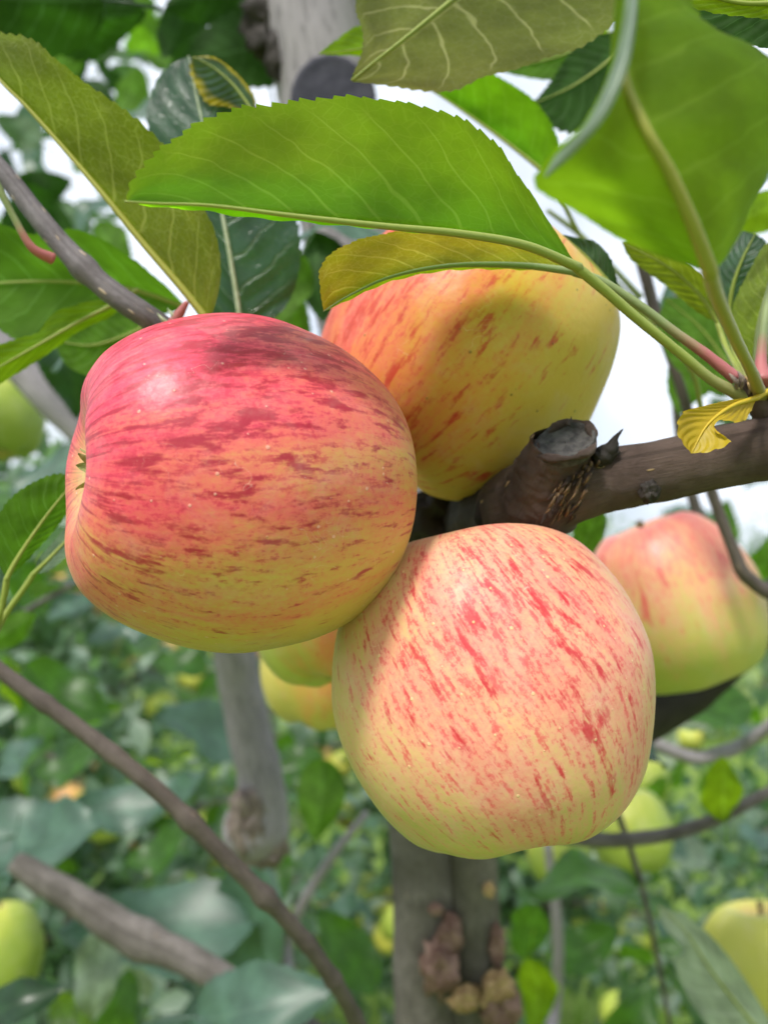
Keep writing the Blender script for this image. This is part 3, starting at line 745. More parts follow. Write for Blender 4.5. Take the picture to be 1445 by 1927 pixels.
# pale-veined leaf behind
hero_leaf([(1030, 330, .3080), (1000, 305, .3080), (940, 258, .3080), (880, 215, .3080), (820, 175, .3080), (740, 130, .3080)], [(1052, 285, .3080), (1040, 240, .3060), (1000, 185, .3040), (930, 140, .3020), (850, 100, .3020)], None, 'leaf_bright', 'under', 60, .5, [(1050, 360, .3110), (1090, 440, .3260), (1150, 520, .3560), (1215, 590, .4110)], .0009, 'pet_green', None, .0008, teeth=34, serr=.03, veins=10, seed=6)
hero_leaf([(1150, 60, .3460), (1080, 95, .3460), (1000, 118, .3460), (920, 122, .3460)], [(1090, 70, .3460), (1010, 80, .3460), (950, 100, .3460)], [(1100, 128, .3460), (1040, 148, .3460), (970, 140, .3460)], 'leaf_mid', 'under', 60, 1, None, .0008, 'pet_green', None, .0007, teeth=24, serr=.04, seed=7)
# leaf with deep shade painted into its dark colour
hero_leaf([(1200, 60, .33), (1150, 110, .33), (1080, 160, .33), (1002, 196, .33)], [(1140, 62, .33), (1080, 92, .33), (1040, 150, .33)], [(1200, 150, .33), (1160, 215, .33), (1100, 245, .33), (1045, 238, .33)], 'leaf_dark_shade', 'under', 60, 1, None, .0008, 'pet_green', 'leaf coloured dark for shade between the bright leaves', .0007, teeth=22, serr=.06, seed=8)
hero_leaf([(1530, 60, .2), (1460, 20, .2), (1380, 0, .2), (1270, -30, .2)], [(1480, -40, .2), (1380, -60, .2)], [(1500, 90, .2), (1420, 85, .2), (1330, 50, .2)], 'leaf_dark_shade', 'under', 60, 1, None, .0008, 'pet_green', None, .0007, teeth=22, serr=.04, seed=9)
hero_leaf([(1520, 0, .185), (1400, 6, .185), (1300, -20, .185), (1200, -60, .185)], [(1420, -50, .185), (1300, -80, .185)], [(1470, 32, .185), (1400, 30, .185), (1310, 15, .185), (1250, -20, .185)], 'leaf_under', 'under', 60, 1, None, .0008, 'pet_green', None, .0007, teeth=24, serr=.04, seed=10)
# long felted leaf at the upper side of the red apple
hero_leaf([(393, 606, .2425), (345, 545, .242), (270, 458, .241), (200, 372, .240), (120, 278, .240), (50, 200, .240), (0, 150, .240), (-60, 70, .242), (-120, 0, .245)],
          [(412, 560, .240), (416, 500, .238), (404, 435, .236), (370, 370, .234), (330, 315, .232), (292, 262, .230), (240, 212, .229), (175, 165, .229), (110, 112, .230), (50, 72, .233), (-20, 55, .238)], None, 'leaf_long', 'under', 70, .55,
          [(420, 650, .245), (445, 700, .258)], .0012, 'pet_gold', 'long olive green leaf with a felted underside', .0012, teeth=34, serr=.03, veins=10, wave=.045, bulge=-.08, seed=11)
# glossy leaf behind it
hero_leaf([(452, 640, .292), (450, 590, .29), (436, 500, .288), (418, 400, .287), (396, 290, .287), (372, 190, .289), (355, 105, .292)],
          [(530, 585, .292), (562, 505, .290), (556, 410, .288), (520, 310, .286), (495, 240, .286), (474, 185, .287), (440, 138, .289), (400, 112, .291)],
          [(400, 590, .294), (380, 500, .292), (345, 400, .290), (300, 300, .290), (279, 215, .291), (296, 150, .292), (325, 118, .292)], 'leaf_top', 'top', 60, 1, [(455, 700, .295), (470, 760, .31)], .0011, 'bud_green', 'glossy dark leaf with a pale midrib reflecting the sky', .0009, teeth=30, serr=.03, veins=9, pucker=.00035, wave=.03, seed=12)
hero_leaf([(480, 215, .281), (440, 160, .282), (400, 125, .283), (362, 106, .284)], [(478, 180, .280), (445, 138, .281), (405, 108, .282)], [(430, 200, .285), (390, 190, .286), (362, 140, .286)], 'leaf_turning', 'top', 60, 1, None, .0007, 'pet_green', 'leaf tip turning yellow', .0005, teeth=14, serr=.06, seed=13)
# dark green leaves around the twig
hero_leaf([(352, 578, .30), (250, 545, .30), (150, 532, .30), (60, 530, .30), (-40, 535, .30), (-120, 540, .30)], [(320, 545, .295), (260, 495, .290), (200, 455, .288), (140, 432, .288), (60, 442, .29), (-30, 425, .292)], [(300, 592, .30), (200, 600, .30), (120, 625, .30), (60, 650, .30), (-30, 600, .30)], 'leaf_mid', 'under', 60, 1, None, .001, 'pet_green', 'wide green leaf behind the speckled twig', .001, teeth=30, serr=.03, veins=9, seed=14)
hero_leaf([(260, 545, .268), (210, 575, .267), (150, 605, .266), (80, 645, .264), (0, 690, .262), (-80, 735, .26)], [(200, 560, .268), (150, 572, .267), (100, 590, .266), (72, 625, .265), (10, 645, .262), (-40, 670, .26)], [(215, 590, .270), (150, 622, .269), (90, 665, .267), (0, 722, .264), (-60, 760, .262)], 'leaf_under', 'under', 60, 1, None, .001, 'pet_green', 'green leaf with a toothed blue edge', .0008, teeth=26, serr=.05, veins=9, seed=15)
hero_leaf([(300, 600, .32), (240, 630, .32), (170, 650, .32), (100, 640, .32)], [(240, 590, .32), (170, 600, .32)], [(250, 690, .32), (190, 710, .32), (130, 690, .32)], 'leaf_mid', 'under', 60, 1, None, .0008, 'pet_green', None, .0008, seed=16)
# leaves at the side of the red apple
hero_leaf([(12, 1092, .235), (28, 1060, .236), (60, 1010, .238), (100, 955, .241), (150, 895, .245)], [(-10, 1040, .233), (-5, 980, .232), (25, 935, .234), (70, 905, .238), (110, 893, .242)], [(60, 1045, .24), (100, 1000, .243), (135, 950, .246)], 'leaf_mid', 'under', 60, 1, [(6, 1130, .236), (-6, 1175, .238), (-30, 1230, .25)], .0009, 'pet_green', 'small dark leaf pointing at the red apple', .0008, teeth=22, serr=.04, seed=17)
hero_leaf([(62, 1082, .26), (90, 1055, .26), (125, 1018, .262), (165, 975, .265)], [(75, 1050, .26), (105, 1015, .262), (140, 975, .265)], [(95, 1072, .258), (135, 1035, .26)], 'leaf_dull', 'under', 60, 1, [(40, 1115, .26), (15, 1150, .26), (-10, 1190, .26)], .0009, 'pet_green', None, .0008, teeth=16, seed=18)
# small yellow leaf on the spur
hero_leaf([(1425, 748, .2065), (1375, 765, .203), (1330, 800, .200), (1300, 853, .198)], [(1380, 752, .203), (1320, 765, .2), (1285, 778, .198), (1276, 815, .197)], [(1400, 790, .203), (1355, 790, .1995), (1345, 808, .197), (1374, 830, .194), (1338, 848, .195)], 'leaf_yellow', 'top', 60, 1, [(1445, 738, .2085), (1462, 760, .213)], .0009, 'pet_yellow', 'small withered yellow leaf on the spur', .0007, teeth=10, serr=.04, bulge=.15, seed=19)
# leaves behind the stalks
hero_leaf([(1172, 560, .245), (1140, 525, .245), (1100, 480, .245), (1055, 440, .246)], [(1160, 525, .243), (1148, 485, .242), (1120, 455, .243), (1090, 448, .244)], [(1130, 540, .248), (1085, 505, .248), (1060, 470, .248)], 'leaf_top', 'top', 60, 1, [(1210, 595, .247), (1260, 650, .26), (1310, 720, .3), (1330, 880, .365)], .0009, 'pet_green', None, .0007, teeth=14, serr=.03, pucker=.0003, seed=20)
hero_leaf([(1352, 610, .255), (1320, 560, .255), (1260, 505, .256), (1170, 455, .258)], [(1350, 550, .25), (1290, 490, .25), (1220, 440, .253)], [(1310, 585, .26), (1250, 535, .26), (1190, 490, .26)], 'leaf_felt', 'under', 60, 1, [(1365, 650, .25), (1390, 700, .225), (1405, 735, .214)], .0009, 'pet_green', None, .0008, teeth=16, seed=21)
hero_leaf([(1370, 590, .26), (1378, 540, .258), (1395, 490, .256), (1420, 440, .255)], [(1340, 530, .262), (1350, 470, .262), (1380, 435, .26)], [(1410, 550, .256), (1440, 490, .254), (1440, 455, .254)], 'leaf_top', 'top', 60, 1, [(1380, 650, .245), (1400, 700, .225), (1410, 735, .214)], .0009, 'pet_green', None, .0008, teeth=18, serr=.04, seed=22)
hero_leaf([(1420, 690, .24), (1425, 620, .24), (1445, 540, .24), (1480, 440, .245)], [(1375, 640, .245), (1378, 580, .245), (1410, 510, .245), (1440, 460, .245)], [(1470, 640, .235), (1500, 560, .235)], 'leaf_long', 'under', 60, 1, [(1415, 715, .225), (1418, 735, .214)], .0009, 'pet_red', None, .0008, teeth=20, serr=.03, seed=23)
hero_leaf([(1400, 745, .35), (1370, 690, .35), (1320, 620, .35), (1250, 560, .35)], [(1340, 740, .35), (1270, 690, .35), (1240, 620, .35)], [(1420, 680, .35), (1390, 610, .35), (1330, 560, .35)], 'leaf_mid', 'under', 60, 1, None, .0009, 'pet_green', None, .0008, seed=24)
V, F, UV = tube(PW([(1455, 520, .232), (1440, 600, .224), (1432, 680, .217), (1436, 720, .2135)]), [.0011, .0012, .0015, .0026], 10, 30); UV[:, 0] /= UV[:, 0].max()
mk('petiole', V, F, M['pet_red'], br, UV)
# large pale leaf low down
hero_leaf([(1500, 2010, .50), (1420, 1930, .49), (1340, 1830, .48), (1290, 1755, .475), (1236, 1703, .47)], [(1430, 1890, .495), (1370, 1800, .485), (1310, 1740, .478)], [(1400, 2000, .48), (1310, 1900, .47), (1270, 1815, .468), (1290, 1790, .468), (1250, 1745, .468)], 'leaf_pale', 'under', 60, 1, None, .0012, 'pet_green', 'large pale leaf lying across a green apple', .0012, seed=25)

# ------------------------------------------------------------------ apples
PROF = np.array([(0, .56), (.07, .575), (.15, .66), (.25, .79), (.38, .865), (.55, .85), (.74, .71), (.90, .44), (.985, .12), (1.0, -.12), (.955, -.40), (.85, -.66), (.70, -.85), (.56, -.935), (.45, -.96), (.35, -.945), (.25, -.91), (.15, -.88), (.06, -.865), (.004, -.86)])
def apple_mesh(name, r, zs=1.08, lobes=.03, seed=0, taper=0.0, n=110, m=96):
    S = spline(PROF, n)
    V = np.zeros((n, m, 3))
    for i in range(n):
        rho, z = S[i, 0], S[i, 1]
        wl = max(0, min(1, (-z - .3) / .5)) * min(1, rho * 4)
        for j in range(m):
            a = 2 * math.pi * j / m
            q = Vector((math.cos(a) * rho, math.sin(a) * rho, z))
            k = 1 + lobes * math.cos(5 * a + seed) * wl + .045 * mnoise.noise(q * 1.15 + Vector((seed, 3, 1))) * min(1, rho * 3)
            k *= 1 + taper * z
            zz = z * (1 + .03 * mnoise.noise(Vector((math.cos(a), math.sin(a), seed + 5)))) - lobes * 1.3 * math.cos(5 * a + seed) * wl * max(0, 1 - abs(rho - .42) / .4)
            V[i, j] = (q.x * k * r, q.y * k * r, zz * r * zs)
    F = gridfaces(n, m, True)[:, ::-1]
    return mesh_np(name, V.reshape(-1, 3), F)

def calyx_mesh(r, zs, seed=0):
    rs_ = np.random.default_rng(int(seed * 10)); V = []; F = []; k = 0
    for s in range(5):
        a = s * 2 * math.pi / 5 + rs_.uniform(-.2, .2)
        d = np.array([math.cos(a), math.sin(a), 0]); t = np.array([-math.sin(a), math.cos(a), 0])
        ln = rs_.uniform(.06, .13); out = rs_.uniform(.2, .9)
        for q in range(6):
            f = q / 5
            c = d * (.04 + .16 * f * out + .03) + np.array([0, 0, -.865 - ln * f * (1 - .25 * f * out)])
            w = .04 * (1 - f) ** .7 + .003
            V += [c - t * w, c + d * .012, c + t * w]
        F += [[k + i * 3 + j, k + i * 3 + j + 1, k + i * 3 + j + 4, k + i * 3 + j + 3] for i in range(5) for j in range(2)]
        k += 18
    V = np.array(V) * [r, r, r * zs]
    return mesh_np('calyx', V, F)

def apple(px, py, d, r, calyx, spin, mat, label, group=None, zs=1.08, lobes=.03, seed=0, taper=0., stem=None, off=(0, 0, 0)):
    """calyx: direction (right, up, towards viewer) in which the blossom end points; spin about that axis"""
    zax = -cdir(*calyx)
    ref = AU if abs(np.dot(AU, zax)) < .9 else AF
    x = np.cross(ref, zax); x /= np.linalg.norm(x); y = np.cross(zax, x)
    Rm = Matrix([[x[i], y[i], zax[i]] for i in range(3)]) @ Matrix.Rotation(R(spin), 3, 'Z')
    e = link('apple', None, None, W(px, py, d))
    e.rotation_mode = 'QUATERNION'; e.rotation_quaternion = Rm.to_quaternion()
    tag(e, label, 'apple', group)
    me = apple_mesh('skin', r, zs, lobes, seed, taper)
    inv = np.array(Rm.transposed())
    me.materials.append(mat(inv) if callable(mat) else mat)
    link('skin', me, e)
    cm_ = calyx_mesh(r, zs, seed + 1); cm_.materials.append(M['sepal']); link('calyx', cm_, e)
    Vs, Fs, Us = tube(np.array([[0, 0, .55 * zs], [.02, .01, .75 * zs], [.05, .03, .93 * zs]]) * r, np.array([.035, .03, .045]) * r, 10, 16, .08, 400)
    sm = mesh_np('stem', Vs, Fs, Us); sm.materials.append(M['stem']); link('stem', sm, e)
    return e
def am(name, r, bl, **kw):
    return lambda inv: apple_mat(name, r, inv @ cdir(*bl), **kw)

apple(466, 915, .2055, .0398, (-.88, .08, .42), 20, am('skin_red_striped', .0398, (-.32, .88, .36), amount=.60, dash=.61, fine=.5, kd=16, cd_=5.4, twist=.12, ground=(.60, .43, .08), green=(.46, .40, .06), wash=(.70, .185, .10), pink=(.74, .042, .11), red=(.36, .008, .030), dots=(.85, .5, .38), dotk=.5, seed=1.3),
      'large striped apple flushed deep red on top with its blossom end showing', 'apples of the front cluster', zs=1.03, seed=1.0, lobes=.008)
apple(924, 1275, .2165, .0398, (.16, -.93, .22), 50, am('skin_pink_speckled', .0398, (.12, .42, .9), amount=.35, rough=.5, dash=.655, fine=.68, kd=14, cd_=4.8, twist=.45, ground=(.60, .48, .14), green=(.44, .44, .08), wash=(.71, .36, .21), pink=(.72, .17, .15), red=(.52, .018, .03), dots=(.75, .6, .28), dotk=.6, seed=4.1, greenz=.3),
      'speckled pink and yellow apple hanging lowest below the branch', 'apples of the front cluster', zs=1.03, seed=2.4, lobes=.014)
apple(888, 650, .262, .0432, (-.62, -.75, -.15), 15, am('skin_yellow_striped', .0452, (-.86, .45, .3), amount=.42, dash=.595, fine=.45, kd=14, cd_=4.4, ground=(.60, .42, .06), green=(.46, .42, .05), wash=(.66, .25, .05), pink=(.74, .13, .12), red=(.52, .05, .025), dots=(.10, .10, .02), dotk=.6, seed=8.2),
      'yellow apple with sparse orange stripes leaning on the sawn stub', 'apples of the front cluster', zs=1.0, seed=5.1)
apple(1264, 1124, .43, .0420, (.34, -.88, .06), 70, am('skin_far_pink', .0418, (-.25, .93, .25), amount=.38, dash=.66, fine=.6, ground=(.52, .46, .11), green=(.42, .44, .09), wash=(.70, .34, .19), pink=(.74, .15, .15), red=(.62, .07, .08), dotk=.2, seed=2.2, greenz=.3),
      'out of focus apple with a pink top and green base before a dark limb', None, zs=1.06, seed=3.3, lobes=.004, taper=-.08)
apple(622, 1128, .345, .0335, (.1, -.9, .3), 0, am('skin_green_small', .0335, (.6, -.1, .8), amount=.12, dash=.72, fine=.3, ground=(.46, .48, .09), green=(.38, .46, .08), seed=6.0, dots=(.3, .25, .05)),
      'green apple half hidden between the red apple and the speckled one', 'apples of the front cluster', zs=1.0, seed=7.7)
apple(642, 1228, .44, .0405, (-.2, -.9, .2), 0, am('skin_yellow_back', .0405, (.3, .6, .7), amount=.22, dash=.68, fine=.4, ground=(.55, .46, .09), green=(.42, .44, .07), seed=9.0, dots=(.3, .25, .05)),
      'yellowish apple peeking out from below the small green one', 'apples of the front cluster', zs=1.0, seed=8.7)
gm1 = am('skin_green', .036, (-.5, .8, .3), amount=.04, dash=.9, fine=.1, wash=(.50, .50, .08), pink=(.55, .42, .10), red=(.5, .45, .10),  ground=(.27, .36, .045), green=(.21, .31, .04), seed=3.0, dots=(.5, .5, .2), dotk=.3)
apple(2, 782, .72, .0355, (.1, -.9, .2), 0, gm1, 'green apple hanging below the pale limb', 'green apples on the tree', zs=1.02, seed=9.1)
apple(-5, 1790, .74, .0385, (.1, -.9, .2), 0, gm1, 'green apple hanging from the short grey limb', 'green apples on the tree', zs=1.1, seed=9.5)
apple(1452, 1845, .60, .0500, (.1, -.9, .2), 0, am('skin_green_big', .05, (-.5, .8, .3), amount=.03, dash=.9, fine=.1, wash=(.50, .50, .08), pink=(.55, .42, .10), red=(.5, .45, .10),  ground=(.52, .50, .08), green=(.40, .42, .06), seed=5.0, dots=(.5, .5, .2), dotk=.3),
      'big green apple behind the large pale leaf', 'green apples on the tree', zs=1.1, seed=9.9)
apple(1185, 1560, .80, .0385, (.1, -.9, .2), 0, gm1, 'green apple under the thin grey twig', 'green apples on the tree', zs=1.0, seed=10.4)
apple(1050, 1600, .92, .0350, (.1, -.9, .2), 0, gm1, 'dull green apple tucked beside the trunk', 'green apples on the tree', zs=1.0, seed=10.9)
apple(1210, 1468, 1.1, .0340, (.1, -.9, .2), 0, gm1, 'pale apple peeping out beside the speckled apple', 'green apples on the tree', zs=1.0, seed=11.3)
apple(434, 1208, .95, .0255, (.1, -.9, .2), 0, gm1, 'little green apple at the head of the pale limb', 'green apples on the tree', zs=1.0, seed=11.9)

# ------------------------------------------------------------------ blurred leaves of the same tree, each one placed
D, T_, K, MI, U_, P_ = 'leaf_dull', 'leaf_top', 'leaf_dark_shade', 'leaf_mid', 'leaf_under', 'leaf_pale'
FC = (0, .75, .65)          # upper side looks up and at the viewer: mirrors the sky
for a in [
    # upper left, against the sky
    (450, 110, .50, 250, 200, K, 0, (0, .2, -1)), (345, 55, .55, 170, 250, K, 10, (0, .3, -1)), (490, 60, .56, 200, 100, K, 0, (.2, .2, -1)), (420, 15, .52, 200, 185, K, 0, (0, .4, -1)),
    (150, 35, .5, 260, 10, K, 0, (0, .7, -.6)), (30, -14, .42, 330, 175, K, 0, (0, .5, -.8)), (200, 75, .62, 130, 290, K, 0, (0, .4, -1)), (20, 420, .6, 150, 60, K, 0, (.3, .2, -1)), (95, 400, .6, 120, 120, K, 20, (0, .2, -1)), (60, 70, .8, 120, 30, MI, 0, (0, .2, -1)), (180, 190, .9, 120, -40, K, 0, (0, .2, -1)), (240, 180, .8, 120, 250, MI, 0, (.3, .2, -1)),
    (90, 120, .75, 130, 200, MI, 10, (.2, .3, -1)), (265, 210, .7, 100, 200, D, 20, FC), (180, 400, .8, 110, 230, D, 20, FC), (210, 470, .7, 130, 300, MI, 0, (0, .2, -1)), (35, 245, .8, 100, 150, D, 0, (0, .2, -1)),
    (540, 560, .4, 170, 250, MI, 0, (.3, .2, -1)), (600, 520, .42, 180, 280, K, 0, (.3, .2, -1)), (640, 440, .42, 180, 175, D, 0, FC), (520, 620, .45, 180, 60, MI, 0, (.1, .2, -1)), (60, 560, .36, 240, 190, MI, 0, (0, .2, -1)), (110, 700, .5, 170, 300, K, 0, FC), (160, 660, .45, 150, 200, D, 0, FC),
    # right
    (1290, 600, .5, 150, 100, D, 20, FC), (1420, 410, .4, 150, 200, U_, 0, (0, .2, -1)), (1310, 700, .42, 190, 240, MI, 0, (0, .2, -1)), (1420, 700, .33, 150, 80, MI, 0, (0, .1, -1)), (1110, 1010, .33, 110, 250, MI, 0, (.3, .2, -1)), (1430, 310, .6, 130, 240, D, 0, FC),
    (1425, 1050, .6, 120, 60, MI, 0, (0, .4, -1)), (1330, 1330, .62, 190, 190, MI, 10, (.2, .6, .5)),   (1360, 1485, .52, 130, 95, U_, 0, (0, .4, -.7)),  
        (1000, 1870, .7, 140, 270, U_, 0, (.3, .1, -1)),   (990, 1760, .75, 130, 250, MI, 0, FC),
    (1100, 1780, .9, 150, 30, MI, 0, FC), (1240, 1570, .95, 120, 330, D, 20, FC), (1290, 1780, .8, 110, 160, MI, 10, FC), (1180, 1920, .8, 170, 60, MI, 0, FC),
    # lower left
    (70, 1555, .68, 280, 12, D, 25, FC), (0, 1640, .66, 130, 250, D, 10, FC), (215, 1510, .8, 170, 165, D, 20, FC), (390, 1375, .78, 190, 150, D, 25, FC),  (130, 1300, .7, 190, 330, MI, 0, FC),   (310, 1720, .72, 320, 160, D, 20, (.1, .8, .5)), (430, 1750, .74, 280, 240, D, 10, FC),  (480, 1880, .52, 300, 25, D, 20, FC),  (175, 1840, .66, 170, 265, P_, 10, FC),  (35, 1880, .5, 170, 20, K, 0, FC), 
    (600, 1505, .62, 150, 265, MI, 0, (0, .5, -.7)),    (290, 1590, .9, 140, 200, MI, 0, FC),    (540, 1450, .85, 150, 200, MI, 0, FC), (400, 1300, .9, 130, 80, MI, 0, FC), (330, 1480, 1.0, 130, 30, D, 20, FC), (120, 1430, 1.0, 130, 190, MI, 0, FC), (40, 1420, 1.05, 120, 40, D, 30, FC), (70, 1340, 1.1, 130, 100, MI, 0, FC), (230, 1900, .8, 150, 80, MI, 0, FC), (250, 1840, .9, 120, 120, P_, 10, FC), (660, 1790, .75, 170, 120, MI, 0, FC),   (20, 1180, .45, 120, 30, MI, 0, (.2, .3, -1)), (140, 1130, 1.0, 130, 10, D, 30, FC), (230, 1180, 1.1, 120, 200, D, 30, FC), (340, 1240, 1.1, 110, 160, MI, 0, FC), (60, 1110, 1.0, 120, 300, MI, 0, FC), (25, 920, .9, 150, 40, MI, 0, FC), (90, 870, .8, 140, 200, D, 30, FC), (60, 1000, 1.0, 150, 160, MI, 0, FC),
]:
    pix_leaf(a[0], a[1], a[2], a[3], a[4], a[5], a[6], a[7])
r_ = np.random.default_rng(21)
for (x0, x1, y0, y1, n_) in ((0, 330, 20, 440, 46), (300, 560, 0, 330, 10), (1040, 1445, 120, 380, 10), (1290, 1445, 560, 1000, 10), (0, 700, 1000, 1920, 52), (960, 1445, 1330, 1920, 34)):
    for i in range(n_):
        top_side = y0 < 600
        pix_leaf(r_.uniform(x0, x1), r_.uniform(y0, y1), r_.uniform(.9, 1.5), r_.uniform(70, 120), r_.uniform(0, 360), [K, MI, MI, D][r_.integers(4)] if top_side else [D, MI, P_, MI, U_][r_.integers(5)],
                 r_.uniform(-20, 30), (r_.uniform(-.5, .5), r_.uniform(.1, .8), r_.uniform(-1, .8)))
# leafy shoots added just outside the frame and behind, partly for shading, leaves along each
def shoot(p0_, p1_, nl, size=.075, keys=(D, MI, T_, MI), r=.0025, sag=.0):
    a, b = np.asarray(p0_), np.asarray(p1_)
    m_ = (a + b) / 2 + np.array([random.uniform(-.04, .04), random.uniform(-.04, .04), .04 + sag])
    V, F, UV = tube([a, m_, b], [r * 1.6, r, r * .5], 8, 24, .05, 100)
    mk('shoot', V, F, M['bark_twig'], TREE, UV)
    S = spline(np.array([a, m_, b]), nl + 2)
    dr = (b - a) / np.linalg.norm(b - a)
    for i in range(1, nl + 2):
        h = i * 2.4 + random.random()
        sidev = np.array([math.cos(h), math.sin(h), random.uniform(-.3, .5)])
        place_leaf(S[i], dr * .5 + sidev, (random.uniform(-.4, .4), random.uniform(-.4, .4), 1), size * random.uniform(.75, 1.2), random.choice(keys))
top_ = W(575, -150, .48)
for (tx, ty, td, nl) in ((200, -300, .6, 6), (1600, -250, .42, 7), (-250, 0, .5, 7), (500, -420, .7, 6), (1250, -420, .65, 6), (1750, 300, .5, 7)):
    shoot(top_ + np.array([0, 0, .06 * random.random()]), W(tx, ty, td), nl, keys=(MI, D, U_))
mid_ = W(735, 900, .5)
for (tx, ty, td, nl) in ((-300, 1400, .8, 6), (1300, 2150, .7, 6)):
    shoot(mid_, W(tx, ty, td), nl)

# ------------------------------------------------------------------ orchard trees behind
gv, gf, guv = None, None, None
def small_leaf():
    u = np.array([0, .3, .65, 1.0]); w = np.array([.02, .27, .24, .01]); z = np.array([0, .03, -.02, -.14])
    V = []
    for i in range(4):
        for f in (-1, 0, 1): V.append((f * w[i], u[i], z[i] + abs(f) * w[i] * .35))
    return np.array(V), gridfaces(4, 3)
SLV, SLF = small_leaf()
def make_crown(seed, n, H, spread):
    r = np.random.default_rng(seed)
    limbs = []
    nl = 15
    for i in range(nl):
        z0 = .45 + (H - .9) * (i / nl) + r.uniform(-.1, .1); a = i * 2.4 + r.uniform(-.4, .4)
        L = spread * (1.15 - .6 * i / nl) * r.uniform(.7, 1.15)
        p = np.array([[0, 0, z0], [math.cos(a) * L * .5, math.sin(a) * L * .5, z0 + .22 * L + .1], [math.cos(a + .2) * L, math.sin(a + .2) * L, z0 + .35 * L + r.uniform(-.1, .25)]])
        limbs.append(p)
    limbs.append(np.array([[0, 0, H - .6], [.05, .03, H - .2], [.08, .0, H + .1]]))
    B = []; per = n // len(limbs)
    for p in limbs:
        S = spline(p, 40)
        k = r.integers(6, 40, per)
        B.append(S[k] + r.normal(0, 1, (per, 3)) * (.07 + .10 * (k / 40))[:, None] * [1, 1, .9])
    B = np.vstack(B); N = len(B)
    ax = r.normal(0, 1, (N, 3)); ax[:, 2] -= .35; ax /= np.linalg.norm(ax, axis=1)[:, None]
    up = r.normal(0, .55, (N, 3)); up[:, 2] += 1.0
    up -= ax * np.sum(up * ax, 1)[:, None]; up /= np.linalg.norm(up, axis=1)[:, None]
    xx = np.cross(ax, up); s = r.uniform(.05, .088, N)
    V = B[:, None] + s[:, None, None] * (SLV[None, :, :1] * xx[:, None] + SLV[None, :, 1:2] * ax[:, None] + SLV[None, :, 2:] * up[:, None])
    F = (SLF[None] + (np.arange(N) * len(SLV))[:, None, None]).reshape(-1, 4)
    me = mesh_np('crown', V.reshape(-1, 3), F)
    TV, TF, TU = tube([[0, 0, -.05], [.01, .02, .6], [-.02, 0, H * .6], [.02, 0, H - .3]], [.055, .045, .035, .015], 12, 30, .08, 20)
    tm = mesh_np('trunk', TV, TF, TU); tm.materials.append(M['bark_trunk'])
    lm = []
    for p in limbs[:-1]:
        LV, LF, LU = tube(p, [.016, .011, .005], 7, 14, .06, 30)
        l = mesh_np('limb', LV, LF, LU); l.materials.append(M['bark_trunk']); lm.append(l)
    spots = [spline(p, 20)[k_] + np.array([0, 0, -.07]) for p in limbs[:-1] for k_ in (8, 11, 13, 15, 17, 19)]
    return me, tm, lm, spots
CR = [make_crown(1, 4600, 2.3, .95), make_crown(2, 4400, 2.1, 1.0), make_crown(3, 4600, 2.5, .85)]
for i, c_ in enumerate(CR): c_[0].materials.append(M['crown' if i != 1 else 'crown2'])
AP = []
for i, (c1, c2) in enumerate((((.55, .52, .09), (.42, .48, .08)), ((.62, .46, .12), (.70, .30, .16)), ((.45, .52, .09), (.36, .46, .07)))):
    me = apple_mesh('small_apple', .036, 1.0, .03, i, 0, 24, 20)
    me.materials.append(plain_mat('far_apple_skin_%d' % i, c1, c2, 14, .4, .05)); AP.append(me)
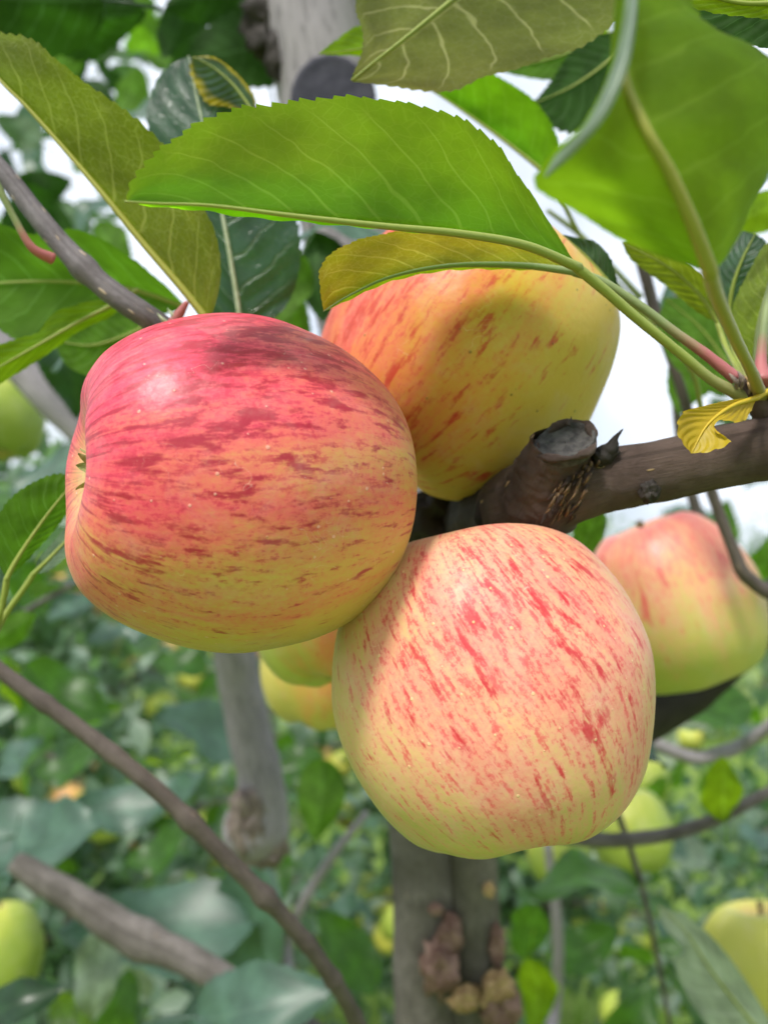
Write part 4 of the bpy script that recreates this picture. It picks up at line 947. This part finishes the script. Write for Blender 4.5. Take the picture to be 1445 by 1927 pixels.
def bg_tree(x, y, rot, k, sc, row, apples):
    t = link('apple_tree', None, None, (x, y, 0)); t.rotation_euler = (0, 0, rot); t.scale = (sc, sc, sc)
    tag(t, ['leafy apple tree of the next orchard row', 'leafy apple tree of the second row behind', 'distant leafy apple tree at the end of the orchard'][row], 'apple tree',
        ['trees of the next orchard row', 'trees of the second row behind', 'distant orchard trees'][row])
    me, tm, lm, spots = CR[k]
    link('trunk', tm, t)
    if row < 2:
        for l in lm: link('limb', l, t)
    link('crown', me, t)['kind'] = 'stuff'
    if apples:
        r = np.random.default_rng(int(x * 100) + 7000)
        rotm = np.array(Matrix.Rotation(rot, 3, 'Z'))
        for i in r.permutation(len(spots))[:apples]:
            p = rotm @ (spots[i] + r.normal(0, .03, 3)) * sc + [x, y, 0]
            q = p - CAM; dd = q @ AF
            px, py = CX + (q @ AX) / dd * FPX, CY - (q @ AU) / dd * FPX
            if -60 < px < 1500 and -60 < py < 1990:
                o = link('apple', AP[r.integers(3)], None, p); o.rotation_euler = (r.uniform(-.5, .5), r.uniform(-.5, .5), r.uniform(0, 6))
                tag(o, 'small blurred apple hanging in the trees of the rows behind', 'apple', 'apples in the rows behind')
for (x, y, rot, k, sc, ap) in ((-1.15, 2.15, .3, 0, 1.0, 60), (.20, 2.35, 2.0, 1, .72, 60), (1.45, 2.05, 4.1, 2, .70, 24), (-2.6, 2.4, 1.2, 1, 1, 0), (-.72, 1.65, 2.9, 1, .72, 36), (.98, 1.6, .8, 1, .66, 20)):
    bg_tree(x, y, rot, k, sc, 0, ap)
for i, x in enumerate((-4.4, -1.9, .9, 3.4)):
    bg_tree(x, 5.4 + .3 * math.sin(i * 2.1), i * 1.3, i % 3, .92 + .06 * (i % 2), 1, 18)
for i, x in enumerate((-8, -5.6, -3.4, -1.1, 1.2, 3.4, 5.6, 8)):
    bg_tree(x, 9.2 + .5 * math.sin(i * 1.7), i * .9, (i + 1) % 3, 1.0, 2, 0)
for i in range(14):
    bg_tree(-17 + i * 2.6, 15 + .7 * math.sin(i * 2.7), i * 1.1, i % 3, 1.15, 2, 0)
for i, (px, py, d_) in enumerate(((130, 1080, 2.3), (78, 1136, 2.2), (210, 1212, 2.4), (326, 1224, 2.1), (14, 1395, 2.0), (72, 1402, 2.0), (180, 1462, 2.3), (70, 1500, 2.2), (105, 1620, 1.9), (700, 1672, 2.2), (728, 1676, 2.3), (60, 1040, 2.6), (250, 1130, 2.7), (150, 1510, 2.1), (1020, 1740, 2.2), (1300, 1390, 2.4))):
    o = link('apple', AP[(1, 1, 0, 1, 1, 0, 1, 0, 2, 0, 0, 1, 0, 1, 2, 0)[i]], None, W(px, py, d_)); o.rotation_euler = (.2 * i, .1 * i, i)
    tag(o, 'small blurred apple hanging in the trees of the rows behind', 'apple', 'apples in the rows behind')
print('leaves placed singly:', LEAVES[0])
